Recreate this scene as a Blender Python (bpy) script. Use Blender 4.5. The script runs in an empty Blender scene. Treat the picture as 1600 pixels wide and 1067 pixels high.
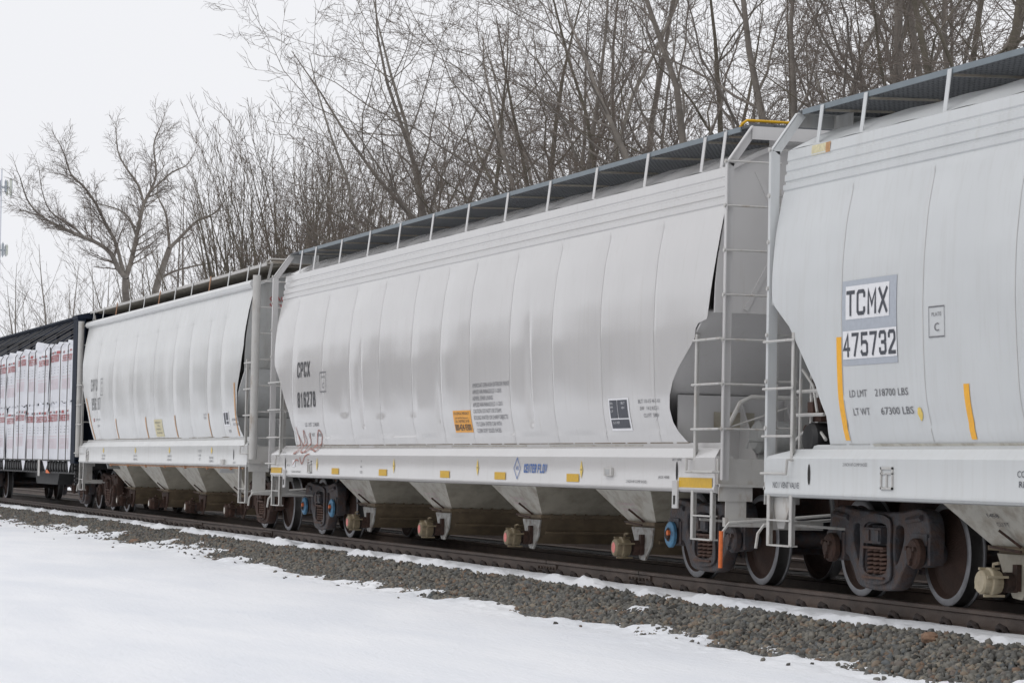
import bpy, math, random
import numpy as np
from mathutils import Vector, Matrix
R = math.radians
random.seed(7)
S = bpy.context.scene
COL = S.collection

# ------------------------------------------------------------------ camera, sky, sun, exposure
cam = bpy.data.cameras.new('camera'); camo = bpy.data.objects.new('camera', cam); COL.objects.link(camo)
cam.sensor_width = 36; cam.lens = 4436.7/1600*36; cam.clip_end = 3000; cam.clip_start = .5
yaw, pitch, roll = 1.2584, .0448, .0202
fw = Vector((-math.sin(yaw)*math.cos(pitch), math.cos(yaw)*math.cos(pitch), math.sin(pitch)))
rt = Vector((math.cos(yaw), math.sin(yaw), 0)); up = rt.cross(fw)
r2 = rt*math.cos(roll)+up*math.sin(roll); u2 = -rt*math.sin(roll)+up*math.cos(roll)
camo.matrix_world = Matrix(((r2.x, u2.x, -fw.x, 25.6154), (r2.y, u2.y, -fw.y, -12.1542), (r2.z, u2.z, -fw.z, 1.1256), (0, 0, 0, 1)))
S.camera = camo
w = bpy.data.worlds.new('World'); S.world = w; w.use_nodes = True
nt = w.node_tree; nt.nodes.clear()
sky = nt.nodes.new('ShaderNodeTexSky'); sky.sky_type = 'NISHITA'; sky.sun_disc = False
sky.sun_elevation = R(48); sky.sun_rotation = R(205); sky.dust_density = 5; sky.air_density = 1.5
hs = nt.nodes.new('ShaderNodeHueSaturation'); hs.inputs['Saturation'].default_value = .1; hs.inputs['Value'].default_value = .08
nt.links.new(sky.outputs[0], hs.inputs['Color'])
# overcast deck: soft cloud grey over the desaturated sky
tc = nt.nodes.new('ShaderNodeTexCoord'); nz = nt.nodes.new('ShaderNodeTexNoise'); nz.inputs['Scale'].default_value = 1.6; nz.inputs['Detail'].default_value = 3
nt.links.new(tc.outputs['Generated'], nz.inputs['Vector'])
cr = nt.nodes.new('ShaderNodeValToRGB'); cr.color_ramp.elements[0].color = (.855, .865, .90, 1); cr.color_ramp.elements[1].color = (.90, .905, .935, 1)
cr.color_ramp.elements[0].position = .3; cr.color_ramp.elements[1].position = .7
nt.links.new(nz.outputs[0], cr.inputs[0])
mx = nt.nodes.new('ShaderNodeMix'); mx.data_type = 'RGBA'; mx.inputs[0].default_value = .93
nt.links.new(hs.outputs[0], mx.inputs[6]); nt.links.new(cr.outputs[0], mx.inputs[7])
bg = nt.nodes.new('ShaderNodeBackground'); bg.inputs[1].default_value = 1.0
nt.links.new(mx.outputs[2], bg.inputs[0])
wo = nt.nodes.new('ShaderNodeOutputWorld'); nt.links.new(bg.outputs[0], wo.inputs[0])
sl = bpy.data.lights.new('sun', 'SUN'); sl.energy = .5; sl.angle = R(25); sl.color = (1, .97, .93)
slo = bpy.data.objects.new('sun', sl); COL.objects.link(slo); slo.rotation_euler = (R(42), 0, R(25)); slo.location = (0, 0, 40)
S.view_settings.view_transform = 'Standard'; S.view_settings.look = 'None'; S.view_settings.exposure = .09; S.view_settings.gamma = 1

# ------------------------------------------------------------------ materials
MATS = {}
def mat(name, col, rough=.6, metal=0., var=.12, vscale=6., bump=0., bscale=40., dirt=None, dscale=(1, 1, 1), dthr=(.5, .75), damt=.6, coord='Object', spec=None, low=None):
    m = bpy.data.materials.new(name); m.use_nodes = True; n = m.node_tree; L = n.links
    b = n.nodes['Principled BSDF']; b.inputs['Roughness'].default_value = rough; b.inputs['Metallic'].default_value = metal
    if spec is not None: b.inputs['Specular IOR Level'].default_value = spec
    t = n.nodes.new('ShaderNodeTexCoord')
    no = n.nodes.new('ShaderNodeTexNoise'); no.inputs['Scale'].default_value = vscale; no.inputs['Detail'].default_value = 5
    L.new(t.outputs[coord], no.inputs['Vector'])
    r = n.nodes.new('ShaderNodeValToRGB'); r.color_ramp.elements[0].position = .3; r.color_ramp.elements[1].position = .7
    r.color_ramp.elements[0].color = tuple(c*(1-var) for c in col)+(1,); r.color_ramp.elements[1].color = tuple(min(1, c*(1+var)) for c in col)+(1,)
    L.new(no.outputs[0], r.inputs[0]); out = r.outputs[0]
    def layer(out, color, scale3, thr, amt, nscale=1.5, mask=None):
        mp = n.nodes.new('ShaderNodeMapping'); mp.inputs['Scale'].default_value = scale3; L.new(t.outputs[coord], mp.inputs[0])
        n2 = n.nodes.new('ShaderNodeTexNoise'); n2.inputs['Scale'].default_value = nscale; n2.inputs['Detail'].default_value = 8; n2.inputs['Roughness'].default_value = .65
        L.new(mp.outputs[0], n2.inputs['Vector'])
        mr = n.nodes.new('ShaderNodeMapRange'); mr.inputs[1].default_value = thr[0]; mr.inputs[2].default_value = thr[1]; mr.inputs[4].default_value = amt
        L.new(n2.outputs[0], mr.inputs[0]); f = mr.outputs[0]
        if mask:   # mask: dirt gathered between two heights of the thing
            sx = n.nodes.new('ShaderNodeSeparateXYZ'); L.new(t.outputs[coord], sx.inputs[0])
            m2 = n.nodes.new('ShaderNodeMapRange'); m2.inputs[1].default_value = mask[0]; m2.inputs[2].default_value = mask[1]; m2.inputs[3].default_value = 1; m2.inputs[4].default_value = 0
            L.new(sx.outputs[2], m2.inputs[0])
            mu = n.nodes.new('ShaderNodeMath'); mu.operation = 'MULTIPLY'; L.new(f, mu.inputs[0]); L.new(m2.outputs[0], mu.inputs[1]); f = mu.outputs[0]
        x = n.nodes.new('ShaderNodeMix'); x.data_type = 'RGBA'; x.inputs[7].default_value = tuple(color)+(1,)
        L.new(f, x.inputs[0]); L.new(out, x.inputs[6]); return x.outputs[2]
    if dirt: out = layer(out, dirt, dscale, dthr, damt)
    if low: out = layer(out, low[0], low[1], low[2], low[3], 1.5, low[4])
    L.new(out, b.inputs['Base Color'])
    if bump:
        nb = n.nodes.new('ShaderNodeTexNoise'); nb.inputs['Scale'].default_value = bscale; nb.inputs['Detail'].default_value = 6; L.new(t.outputs[coord], nb.inputs['Vector'])
        bp = n.nodes.new('ShaderNodeBump'); bp.inputs['Strength'].default_value = bump; bp.inputs['Distance'].default_value = .02
        L.new(nb.outputs[0], bp.inputs['Height']); L.new(bp.outputs[0], b.inputs['Normal'])
    MATS[name] = m; return m
streak = (9, 9, .55)
grime = (.34, .30, .25)
mat('paint_warm', (.56, .55, .545), .15, spec=.62, var=.025, vscale=1.2, bump=.05, bscale=3, dirt=grime, dscale=streak, dthr=(.56, .85), damt=.28)
mat('paint_cool', (.58, .595, .60), .34, var=.03, vscale=1.5, bump=.05, bscale=3, dirt=(.42, .41, .38), dscale=streak, dthr=(.5, .8), damt=.30)
mat('paint_aged', (.585, .59, .585), .20, var=.04, vscale=1.5, bump=.05, bscale=3, dirt=(.42, .40, .35), dscale=streak, dthr=(.48, .8), damt=.35)
mat('steel_grey', (.38, .385, .38), .5, var=.08, vscale=3, dirt=(.2, .17, .14), dscale=(4, 4, .8), dthr=(.48, .75), damt=.5)
mat('plate_steel', (.40, .40, .38), .5, var=.12, vscale=8, dirt=(.15, .10, .07), dscale=(6, 6, 6), dthr=(.46, .64), damt=.8)
mat('seam_grey', (.54, .53, .515), .45, var=.08, vscale=3)
mat('trim_grey', (.50, .49, .47), .5, var=.06, vscale=5, dirt=(.24, .17, .11), dscale=(5, 5, 2), dthr=(.54, .72), damt=.6)
mat('chute', (.43, .40, .33), .6, var=.1, vscale=3, dirt=(.20, .165, .12), dscale=(3, 3, 3), dthr=(.42, .7), damt=.6)
mat('chute_light', (.58, .56, .50), .5, var=.07, vscale=4, dirt=(.25, .19, .13), dscale=(4, 4, 5), dthr=(.46, .70), damt=.65)
mat('trough', (.18, .135, .085), .75, var=.2, vscale=5, dirt=(.10, .08, .055), dscale=(4, 4, 8), dthr=(.4, .7), damt=.6)
mat('outlet_cap', (.25, .205, .13), .6, var=.15, vscale=12, dirt=(.14, .1, .07), dscale=(9, 9, 9), dthr=(.45, .7), damt=.6)
mat('outlet_pale', (.44, .38, .27), .55, var=.1, vscale=12, dirt=(.26, .2, .13), dscale=(9, 9, 9), dthr=(.5, .75), damt=.6)
mat('pink_decal', (.72, .22, .2), .6, var=.2, vscale=25)
mat('truck_grey', (.055, .056, .064), .6, var=.25, vscale=8, bump=.5, bscale=30, dirt=(.10, .05, .03), dscale=(5, 5, 5), dthr=(.42, .65), damt=.75)
mat('truck_brown', (.060, .030, .021), .8, var=.3, vscale=10, bump=.5, bscale=35, dirt=(.035, .028, .024), dscale=(5, 5, 5), dthr=(.45, .7), damt=.7)
mat('spring_rust', (.10, .055, .04), .7, var=.3, vscale=14, bump=.4, bscale=60)
mat('wheel_rust', (.045, .024, .017), .85, var=.3, vscale=6, bump=.3, bscale=50, dirt=(.14, .09, .05), dscale=(6, 6, 6), dthr=(.62, .8), damt=.5)
mat('wheel_rim', (.22, .22, .23), .42, metal=.6, var=.15, vscale=12)
mat('wheel_tread', (.035, .033, .032), .5, metal=.3, var=.3, vscale=8)
mat('cap_blue', (.085, .24, .40), .5, var=.15, vscale=20, dirt=(.05, .05, .06), dscale=(9, 9, 9), dthr=(.5, .7), damt=.7)
mat('orange_paint', (.75, .17, .04), .55, var=.15, vscale=30)
mat('rail_steel', (.105, .078, .064), .6, var=.22, vscale=5, bump=.25, bscale=60, dirt=(.055, .04, .033), dscale=(.8, 6, 6), dthr=(.4, .7), damt=.7)
mat('rail_head', (.20, .185, .17), .35, metal=.7, var=.15, vscale=10)
mat('clip_black', (.035, .025, .022), .7, var=.3, vscale=20)
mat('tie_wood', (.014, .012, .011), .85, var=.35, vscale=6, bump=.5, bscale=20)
mat('walk_grate', (.115, .122, .130), .5, metal=.4, var=.08, vscale=3)
mat('walk_edge', (.19, .225, .25), .45, metal=.3, var=.08, vscale=3)
mat('walk_tan', (.30, .28, .24), .6, var=.15, vscale=4, dirt=(.17, .11, .07), dscale=(2, 2, 2), dthr=(.45, .7), damt=.6)
mat('cable', (.11, .105, .10), .6, var=.1)
mat('rust_post', (.42, .22, .12), .75, var=.25, vscale=12)
mat('yellow_reflector', (.62, .37, .012), .45, var=.06, vscale=25)
mat('yellow_strip', (.86, .42, .015), .45, var=.06, vscale=25)
mat('yellow_pale', (.75, .55, .12), .5, var=.1, vscale=25)
mat('orange_decal', (.80, .37, .05), .5, var=.08, vscale=25)
mat('faded_orange', (.55, .30, .13), .6, var=.25, vscale=10)
mat('cream_decal', (.62, .56, .36), .55, var=.15, vscale=30)
mat('letter_black', (.035, .035, .04), .5, var=.2, vscale=30)
mat('letter_grey', (.13, .13, .14), .5, var=.2, vscale=30)
mat('letter_navy', (.045, .05, .065), .5, var=.2, vscale=30)
mat('letter_blue', (.06, .14, .38), .5, var=.15, vscale=30)
mat('letter_red', (.40, .08, .08), .5, var=.2, vscale=30)
mat('letter_pink', (.68, .52, .55), .5, var=.15, vscale=20)
mat('graffiti_red', (.36, .15, .12), .6, var=.2, vscale=20)
mat('decal_white', (.78, .78, .80), .4, var=.04, vscale=20)
mat('decal_grey', (.40, .43, .48), .45, var=.05, vscale=20)
mat('slot_dark', (.02, .018, .016), .8, var=.2)
mat('yellow_pipe', (.70, .40, .01), .45, var=.1, vscale=10)
mat('blue_steel', (.007, .012, .026), .8, spec=.3, var=.25, vscale=2, dirt=(.02, .035, .05), dscale=(3, 3, 1), dthr=(.5, .7), damt=.7)
mat('black_frame', (.018, .018, .019), .6, var=.3, vscale=5, dirt=(.05, .045, .04), dscale=(4, 4, 4), dthr=(.5, .75), damt=.6)
mat('strap_dark', (.05, .045, .045), .6, var=.1)
mat('antenna_grey', (.30, .33, .36), .5, var=.15, vscale=2)
mat('antenna_pale', (.52, .54, .48), .5, var=.1, vscale=2)
mat('mast_grey', (.60, .62, .66), .5, var=.05, vscale=2)
mat('bark', (.185, .165, .145), .9, var=.28, vscale=3, bump=.6, bscale=18)
mat('bark_pale', (.27, .25, .22), .9, var=.25, vscale=3, bump=.5, bscale=18)
mat('bark_olive', (.125, .11, .085), .9, var=.28, vscale=3, bump=.6, bscale=18)
mat('twigs', (.165, .138, .118), .9, var=.2, vscale=2)
mat('twigs_red', (.15, .118, .095), .9, var=.2, vscale=2)
# white wrap film: glossy creased plastic
m = mat('wrap_film', (.74, .75, .80), .28, var=.03, vscale=1.5, bump=.9, bscale=2.2)
m.node_tree.nodes['Principled BSDF'].inputs['Roughness'].default_value = .3
# snow
def snow_mat():
    m = bpy.data.materials.new('snow'); m.use_nodes = True; n = m.node_tree; L = n.links; b = n.nodes['Principled BSDF']
    b.inputs['Roughness'].default_value = .75; b.inputs['Specular IOR Level'].default_value = .25
    t = n.nodes.new('ShaderNodeTexCoord')
    mp = n.nodes.new('ShaderNodeMapping'); mp.inputs['Scale'].default_value = (.35, 1.2, 1); L.new(t.outputs['Object'], mp.inputs[0])
    a = n.nodes.new('ShaderNodeTexNoise'); a.inputs['Scale'].default_value = .8; a.inputs['Detail'].default_value = 6; L.new(mp.outputs[0], a.inputs['Vector'])
    r = n.nodes.new('ShaderNodeValToRGB'); r.color_ramp.elements[0].color = (.80, .82, .86, 1); r.color_ramp.elements[1].color = (.88, .89, .915, 1)
    r.color_ramp.elements[0].position = .35; r.color_ramp.elements[1].position = .65
    L.new(a.outputs[0], r.inputs[0]); L.new(r.outputs[0], b.inputs['Base Color'])
    c = n.nodes.new('ShaderNodeTexNoise'); c.inputs['Scale'].default_value = 9; c.inputs['Detail'].default_value = 10; c.inputs['Roughness'].default_value = .7
    L.new(mp.outputs[0], c.inputs['Vector'])
    bp = n.nodes.new('ShaderNodeBump'); bp.inputs['Strength'].default_value = .6; bp.inputs['Distance'].default_value = .035
    L.new(c.outputs[0], bp.inputs['Height']); L.new(bp.outputs[0], b.inputs['Normal']); MATS['snow'] = m
snow_mat()
# crushed stone colours by stone (Random Per Island)
def stone_mat():
    m = bpy.data.materials.new('ballast_stone'); m.use_nodes = True; n = m.node_tree; L = n.links; b = n.nodes['Principled BSDF']; b.inputs['Roughness'].default_value = .85
    g = n.nodes.new('ShaderNodeNewGeometry'); r = n.nodes.new('ShaderNodeValToRGB'); e = r.color_ramp.elements
    cols = [(0, (.060, .056, .050)), (.3, (.10, .098, .090)), (.5, (.145, .135, .115)), (.68, (.085, .092, .095)), (.82, (.19, .165, .13)), (.93, (.13, .085, .058)), (1, (.21, .21, .20))]
    e[0].position = 0; e[0].color = (.09, .085, .077, 1); e[1].position = 1; e[1].color = cols[-1][1]+(1,)
    for p, c in cols[1:-1]:
        q = e.new(p); q.color = tuple(v*1.95 for v in c)+(1,)
    L.new(g.outputs['Random Per Island'], r.inputs[0])
    t = n.nodes.new('ShaderNodeTexCoord'); a = n.nodes.new('ShaderNodeTexNoise'); a.inputs['Scale'].default_value = 30; a.inputs['Detail'].default_value = 4; L.new(t.outputs['Object'], a.inputs['Vector'])
    x = n.nodes.new('ShaderNodeMix'); x.data_type = 'RGBA'; x.blend_type = 'MULTIPLY'; x.inputs[0].default_value = .6
    L.new(r.outputs[0], x.inputs[6]); L.new(a.outputs[0], x.inputs[7]); L.new(x.outputs[2], b.inputs['Base Color']); MATS['ballast_stone'] = m
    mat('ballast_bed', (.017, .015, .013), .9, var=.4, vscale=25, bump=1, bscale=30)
stone_mat()

# ------------------------------------------------------------------ mesh helpers
ROOT = {}
class MB:
    def __init__(s): s.v = []; s.f = []; s.m = []; s.cur = 0
    def add(s, vs, fs):
        o = len(s.v); s.v += [tuple(p) for p in vs]; s.f += [tuple(i+o for i in f) for f in fs]; s.m += [s.cur]*len(fs)
    def box(s, x0, x1, y0, y1, z0, z1):
        x0, x1 = min(x0, x1), max(x0, x1); y0, y1 = min(y0, y1), max(y0, y1); z0, z1 = min(z0, z1), max(z0, z1)
        s.add([(x0, y0, z0), (x1, y0, z0), (x1, y1, z0), (x0, y1, z0), (x0, y0, z1), (x1, y0, z1), (x1, y1, z1), (x0, y1, z1)],
              [(0, 3, 2, 1), (4, 5, 6, 7), (0, 1, 5, 4), (1, 2, 6, 5), (2, 3, 7, 6), (3, 0, 4, 7)])
    def hexa(s, bot, top):
        s.add(list(bot)+list(top), [(0, 3, 2, 1), (4, 5, 6, 7), (0, 1, 5, 4), (1, 2, 6, 5), (2, 3, 7, 6), (3, 0, 4, 7)])
    def bar(s, a, b, w, h, upv=(0, 0, 1)):
        a = Vector(a); b = Vector(b); d = (b-a).normalized(); u = Vector(upv)
        if abs(d.dot(u)) > .95: u = Vector((0, 1, 0))
        sd = d.cross(u).normalized(); u = sd.cross(d); sd = sd*w/2; u = u*h/2
        s.hexa([a-sd-u, a+sd-u, a+sd+u, a-sd+u], [b-sd-u, b+sd-u, b+sd+u, b-sd+u])
    def tube(s, pts, r, n=8, cap=True):
        pts = [Vector(p) for p in pts]; rs = r if isinstance(r, (list, tuple)) else [r]*len(pts)
        o = []; pv = None
        for i, p in enumerate(pts):
            d = (pts[min(i+1, len(pts)-1)]-pts[max(i-1, 0)]).normalized()
            if pv is None:
                pv = d.cross(Vector((0, 0, 1)) if abs(d.z) < .9 else Vector((1, 0, 0))).normalized()
            else:
                pv = (pv-d*pv.dot(d)).normalized()
            q = d.cross(pv)
            o += [p+(pv*math.cos(t)+q*math.sin(t))*rs[i] for t in [2*math.pi*k/n for k in range(n)]]
        f = [(i*n+k, i*n+(k+1) % n, (i+1)*n+(k+1) % n, (i+1)*n+k) for i in range(len(pts)-1) for k in range(n)]
        if cap: f += [tuple(range(n-1, -1, -1)), tuple((len(pts)-1)*n+k for k in range(n))]
        s.add(o, f)
    def cyl(s, a, b, r, n=20): s.tube([a, b], r, n)
    def prism(s, poly, axis, t0, t1):   # poly in the two other axes, extruded along axis
        n = len(poly)
        def P(p, t):
            return (t, p[0], p[1]) if axis == 'x' else ((p[0], t, p[1]) if axis == 'y' else (p[0], p[1], t))
        s.add([P(p, t0) for p in poly]+[P(p, t1) for p in poly],
              [tuple(range(n)), tuple(range(2*n-1, n-1, -1))]+[(i, i+n, (i+1) % n+n, (i+1) % n) for i in range(n)])
    def strip(s, prof, x0, x1, nx=1):   # open profile (y,z) swept along x
        n = len(prof); o = []
        for k in range(nx+1):
            x = x0+(x1-x0)*k/nx; o += [(x, y, z) for y, z in prof]
        s.add(o, [(k*n+i, (k+1)*n+i, (k+1)*n+i+1, k*n+i+1) for k in range(nx) for i in range(n-1)])
    def lathe(s, prof, c, n=40, axis='y', mats=None):    # prof (r, t) about an axis through c
        k = len(prof); o = []
        for i in range(n):
            a = 2*math.pi*i/n
            for r, t in prof: o.append((c[0]+r*math.cos(a), c[1]+t, c[2]+r*math.sin(a)))
        base = len(s.f)
        s.add(o, [(i*k+j, ((i+1) % n)*k+j, ((i+1) % n)*k+j+1, i*k+j+1) for i in range(n) for j in range(k-1)])
        if mats:
            for i in range(n):
                for j in range(k-1): s.m[base+i*(k-1)+j] = mats[j]
    def mesh(s, name, mats, off=(0, 0, 0), sharp=35):
        me = bpy.data.meshes.new(name)
        me.from_pydata([(a-off[0], b-off[1], c-off[2]) for a, b, c in s.v], [], s.f)
        for x in ([mats] if isinstance(mats, str) else mats): me.materials.append(MATS[x])
        me.polygons.foreach_set('material_index', s.m)
        me.polygons.foreach_set('use_smooth', [True]*len(s.f)); me.update()
        try: me.set_sharp_from_angle(angle=R(sharp))
        except Exception: pass
        return me
    def build(s, name, mats, parent=None, loc=None, sharp=35, recalc=True):
        """vertices are given in world space unless loc is given (then loc is the object's own location under its parent)"""
        off = (0, 0, 0)
        if parent is not None and loc is None: off = ROOT.get(parent.name, (0, 0, 0))
        me = s.mesh(name, mats, off, sharp)
        o = bpy.data.objects.new(name, me); COL.objects.link(o); o.parent = parent
        if loc is not None: o.location = loc
        ROOT[o.name] = off if loc is None else tuple(np.add(ROOT.get(parent.name, (0, 0, 0)) if parent else (0, 0, 0), loc))
        return o
def tag(o, label=None, cat=None, group=None, kind=None):
    if label: o['label'] = label
    if cat: o['category'] = cat
    if group: o['group'] = group
    if kind: o['kind'] = kind
    return o
def empty(name, loc, label=None, cat=None, group=None):
    o = bpy.data.objects.new(name, None); COL.objects.link(o); o.location = loc; o.empty_display_size = .3
    ROOT[o.name] = tuple(loc); return tag(o, label, cat, group)
def relink(o, parent, loc=None):
    c = o.copy(); COL.objects.link(c); c.parent = parent
    if loc is not None: c.location = loc
    return c
_txt = {}
def text_faces(txt, size, sx=1., bold=0., align='LEFT'):
    k = (txt, bold, align)
    if k not in _txt:
        cu = bpy.data.curves.new('t', 'FONT'); cu.body = txt; cu.size = 1; cu.offset = bold; cu.align_x = align; cu.resolution_u = 2; cu.fill_mode = 'FRONT'
        ob = bpy.data.objects.new('t', cu); me = bpy.data.meshes.new_from_object(ob)
        _txt[k] = ([tuple(v.co) for v in me.vertices], [tuple(p.vertices) for p in me.polygons])
        bpy.data.objects.remove(ob); bpy.data.curves.remove(cu); bpy.data.meshes.remove(me)
    v, f = _txt[k]
    return [(a*size*sx, b*size) for a, b, c in v], f
def letter(mb, txt, x, z, size, surf, width=None, sx=1., bold=0., align='LEFT', slant=0., lift=.006):
    """lettering lying on the surface y = surf(x, z); x grows to the reader's right. size = capital height / .69"""
    v, f = text_faces(txt, size, 1., bold, align)
    if width:
        ext = max(a for a, b in v)-min(a for a, b in v); sx = width/ext
        x0 = min(a for a, b in v)*sx; x = x-x0
    o = [(x+a*sx+b*slant, z+b) for a, b in v]
    mb.add([(a, surf(a, b)-lift, b) for a, b in o], f)
GL = {'C': [[(1, .8), (1, .9), (.85, 1), (.15, 1), (0, .9), (0, .1), (.15, 0), (.85, 0), (1, .1), (1, .2)]], 'P': [[(0, 0), (0, 1), (.85, 1), (1, .9), (1, .58), (.85, .48), (0, .48)]],
 'X': [[(0, 0), (1, 1)], [(0, 1), (1, 0)]], 'T': [[(0, 1), (1, 1)], [(.5, 1), (.5, 0)]], 'M': [[(0, 0), (0, 1), (.5, .35), (1, 1), (1, 0)]], 'H': [[(0, 0), (0, 1)], [(1, 0), (1, 1)], [(0, .5), (1, .5)]],
 'V': [[(0, 1), (.5, 0), (1, 1)]], 'E': [[(1, 1), (0, 1), (0, 0), (1, 0)], [(0, .52), (.85, .52)]], 'N': [[(0, 0), (0, 1), (1, 0), (1, 1)]], 'R': [[(0, 0), (0, 1), (.85, 1), (1, .9), (1, .6), (.85, .5), (0, .5)], [(.5, .5), (1, 0)]],
 'F': [[(1, 1), (0, 1), (0, 0)], [(0, .52), (.85, .52)]], 'L': [[(0, 1), (0, 0), (1, 0)]], 'O': [[(.15, 0), (.85, 0), (1, .1), (1, .9), (.85, 1), (.15, 1), (0, .9), (0, .1), (.15, 0)]], 'W': [[(0, 1), (.25, 0), (.5, .7), (.75, 0), (1, 1)]],
 'S': [[(1, .82), (1, .9), (.85, 1), (.15, 1), (0, .9), (0, .62), (.15, .53), (.85, .47), (1, .38), (1, .1), (.85, 0), (.15, 0), (0, .1), (0, .18)]], 'K': [[(0, 0), (0, 1)], [(1, 1), (.08, .42)], [(.35, .58), (1, 0)]], 'B': [[(0, 0), (0, 1), (.82, 1), (.95, .9), (.95, .6), (.82, .52), (0, .52)], [(.82, .52), (1, .42), (1, .1), (.85, 0), (0, 0)]],
 '1': [[(.25, .8), (.55, 1), (.55, 0)]], '2': [[(0, .8), (0, .9), (.15, 1), (.85, 1), (1, .9), (1, .62), (0, .05), (0, 0), (1, 0)]], '3': [[(0, .82), (0, .9), (.15, 1), (.85, 1), (1, .9), (1, .6), (.82, .52), (.4, .52)], [(.82, .52), (1, .42), (1, .1), (.85, 0), (.15, 0), (0, .1), (0, .18)]],
 '4': [[(.75, 0), (.75, 1), (0, .3), (1, .3)]], '5': [[(.95, 1), (.08, 1), (.04, .52), (.2, .6), (.8, .6), (1, .48), (1, .12), (.85, 0), (.15, 0), (0, .12)]], '6': [[(.95, .82), (.95, .9), (.82, 1), (.15, 1), (0, .9), (0, .1), (.15, 0), (.85, 0), (1, .1), (1, .45), (.85, .55), (.03, .55)]],
 '7': [[(0, 1), (1, 1), (.35, 0)]], '8': [[(.18, .53), (.04, .62), (.04, .9), (.18, 1), (.82, 1), (.96, .9), (.96, .62), (.82, .53), (.18, .53), (0, .42), (0, .1), (.15, 0), (.85, 0), (1, .1), (1, .42), (.82, .53)]], '9': [[(.05, .18), (.05, .1), (.18, 0), (.85, 0), (1, .1), (1, .9), (.85, 1), (.15, 1), (0, .9), (0, .55), (.15, .45), (.97, .45)]], '0': [[(.15, 0), (.85, 0), (1, .1), (1, .9), (.85, 1), (.15, 1), (0, .9), (0, .1), (.15, 0)]]}
def gothic(mb, txt, x, z, h, width, surf, t=.18, lift=.006, gap=.30, slant=0., tx=None):
    '''block lettering from mitred strokes: cap height h, total width, stroke t (share of height)'''
    n = len(txt); cw = width/(n+(n-1)*gap+.0); th = t*h; thx = (tx or t*.62)*h
    for i, ch in enumerate(txt):
        x0 = x+i*cw*(1+gap)
        for li, pl in enumerate(GL.get(ch, [])):
            P_ = [(x0+thx/2+a*(cw-thx)+(th/2+b*(h-th))*slant, z+th/2+b*(h-th)) for a, b in pl]; m = len(P_); clo = P_[0] == P_[-1]
            Lf, Rt = [], []
            for j, p in enumerate(P_):
                d0 = Vector(P_[j])-Vector(P_[j-1]) if j else (Vector(P_[0])-Vector(P_[-2]) if clo else None)
                d1 = Vector(P_[j+1])-Vector(P_[j]) if j < m-1 else (Vector(P_[1])-Vector(P_[0]) if clo else None)
                ds = [d.normalized() for d in (d0, d1) if d is not None and d.length > 1e-6]
                dd = sum(ds, Vector((0, 0))); dd = dd.normalized() if dd.length > .3 else ds[0]
                k = 1/max(.62, dd.dot(ds[0])); ex = 0 if (len(ds) == 2) else (-1 if j == 0 else 1)
                nx_, nz_ = -dd[1]*thx/2*k, dd[0]*th/2*k; px, pz = p[0]+dd[0]*thx/2*ex, p[1]+dd[1]*th/2*ex
                Lf.append((px+nx_, pz+nz_)); Rt.append((px-nx_, pz-nz_))
            l2 = lift+.0004*li
            for j in range(m-1):
                for q in range(3):
                    f = lambda A, B, u: (A[0]+(B[0]-A[0])*u, A[1]+(B[1]-A[1])*u)
                    c = [f(Lf[j], Lf[j+1], q/3), f(Rt[j], Rt[j+1], q/3), f(Rt[j], Rt[j+1], (q+1)/3), f(Lf[j], Lf[j+1], (q+1)/3)]
                    mb.add([(a, surf(a, b)-l2-.00002*j, b) for a, b in c], [(0, 1, 2, 3)])
def patch(mb, x0, x1, z0, z1, surf, lift=.004, n=4, skew=0., nx=1):
    o = []
    for i in range(n+1):
        z = z0+(z1-z0)*i/n; dx = skew*(i/n)
        for j in range(nx+1):
            x = x0+(x1-x0)*j/nx; o.append((x+dx, surf(x+dx, z)-lift, z))
    mb.add(o, [(i*(nx+1)+j, i*(nx+1)+j+1, (i+1)*(nx+1)+j+1, (i+1)*(nx+1)+j) for i in range(n) for j in range(nx)])

def curved_plate(outline, holes, y0, y1, bevel=.012):
    """plate with holes in the XZ plane between y0 and y1 (thickness), from a filled curve"""
    cu = bpy.data.curves.new('p', 'CURVE'); cu.dimensions = '2D'; cu.fill_mode = 'BOTH'; cu.extrude = abs(y1-y0)/2-bevel; cu.bevel_depth = bevel; cu.bevel_resolution = 1
    for poly in [outline]+holes:
        sp = cu.splines.new('BEZIER'); sp.bezier_points.add(len(poly)-1)
        for bp, (a, b) in zip(sp.bezier_points, poly):
            bp.co = (a, b, 0); bp.handle_left_type = bp.handle_right_type = 'AUTO'
        n = len(poly)
        for i, bp in enumerate(sp.bezier_points):
            A = Vector(poly[i-1]); B = Vector(poly[i]); C_ = Vector(poly[(i+1) % n]); t = (C_-A).normalized()
            bp.handle_left_type = bp.handle_right_type = 'FREE'
            bp.handle_left = (*(B-t*(B-A).length*.25), 0); bp.handle_right = (*(B+t*(C_-B).length*.25), 0)
        sp.use_cyclic_u = True; sp.resolution_u = 4
    ob = bpy.data.objects.new('p', cu); me = bpy.data.meshes.new_from_object(ob)
    ym = (y0+y1)/2
    vs = [(v.co.x, ym-v.co.z, v.co.y) for v in me.vertices]; fs = [tuple(p.vertices) for p in me.polygons]
    bpy.data.objects.remove(ob); bpy.data.curves.remove(cu); bpy.data.meshes.remove(me)
    return vs, fs

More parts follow.
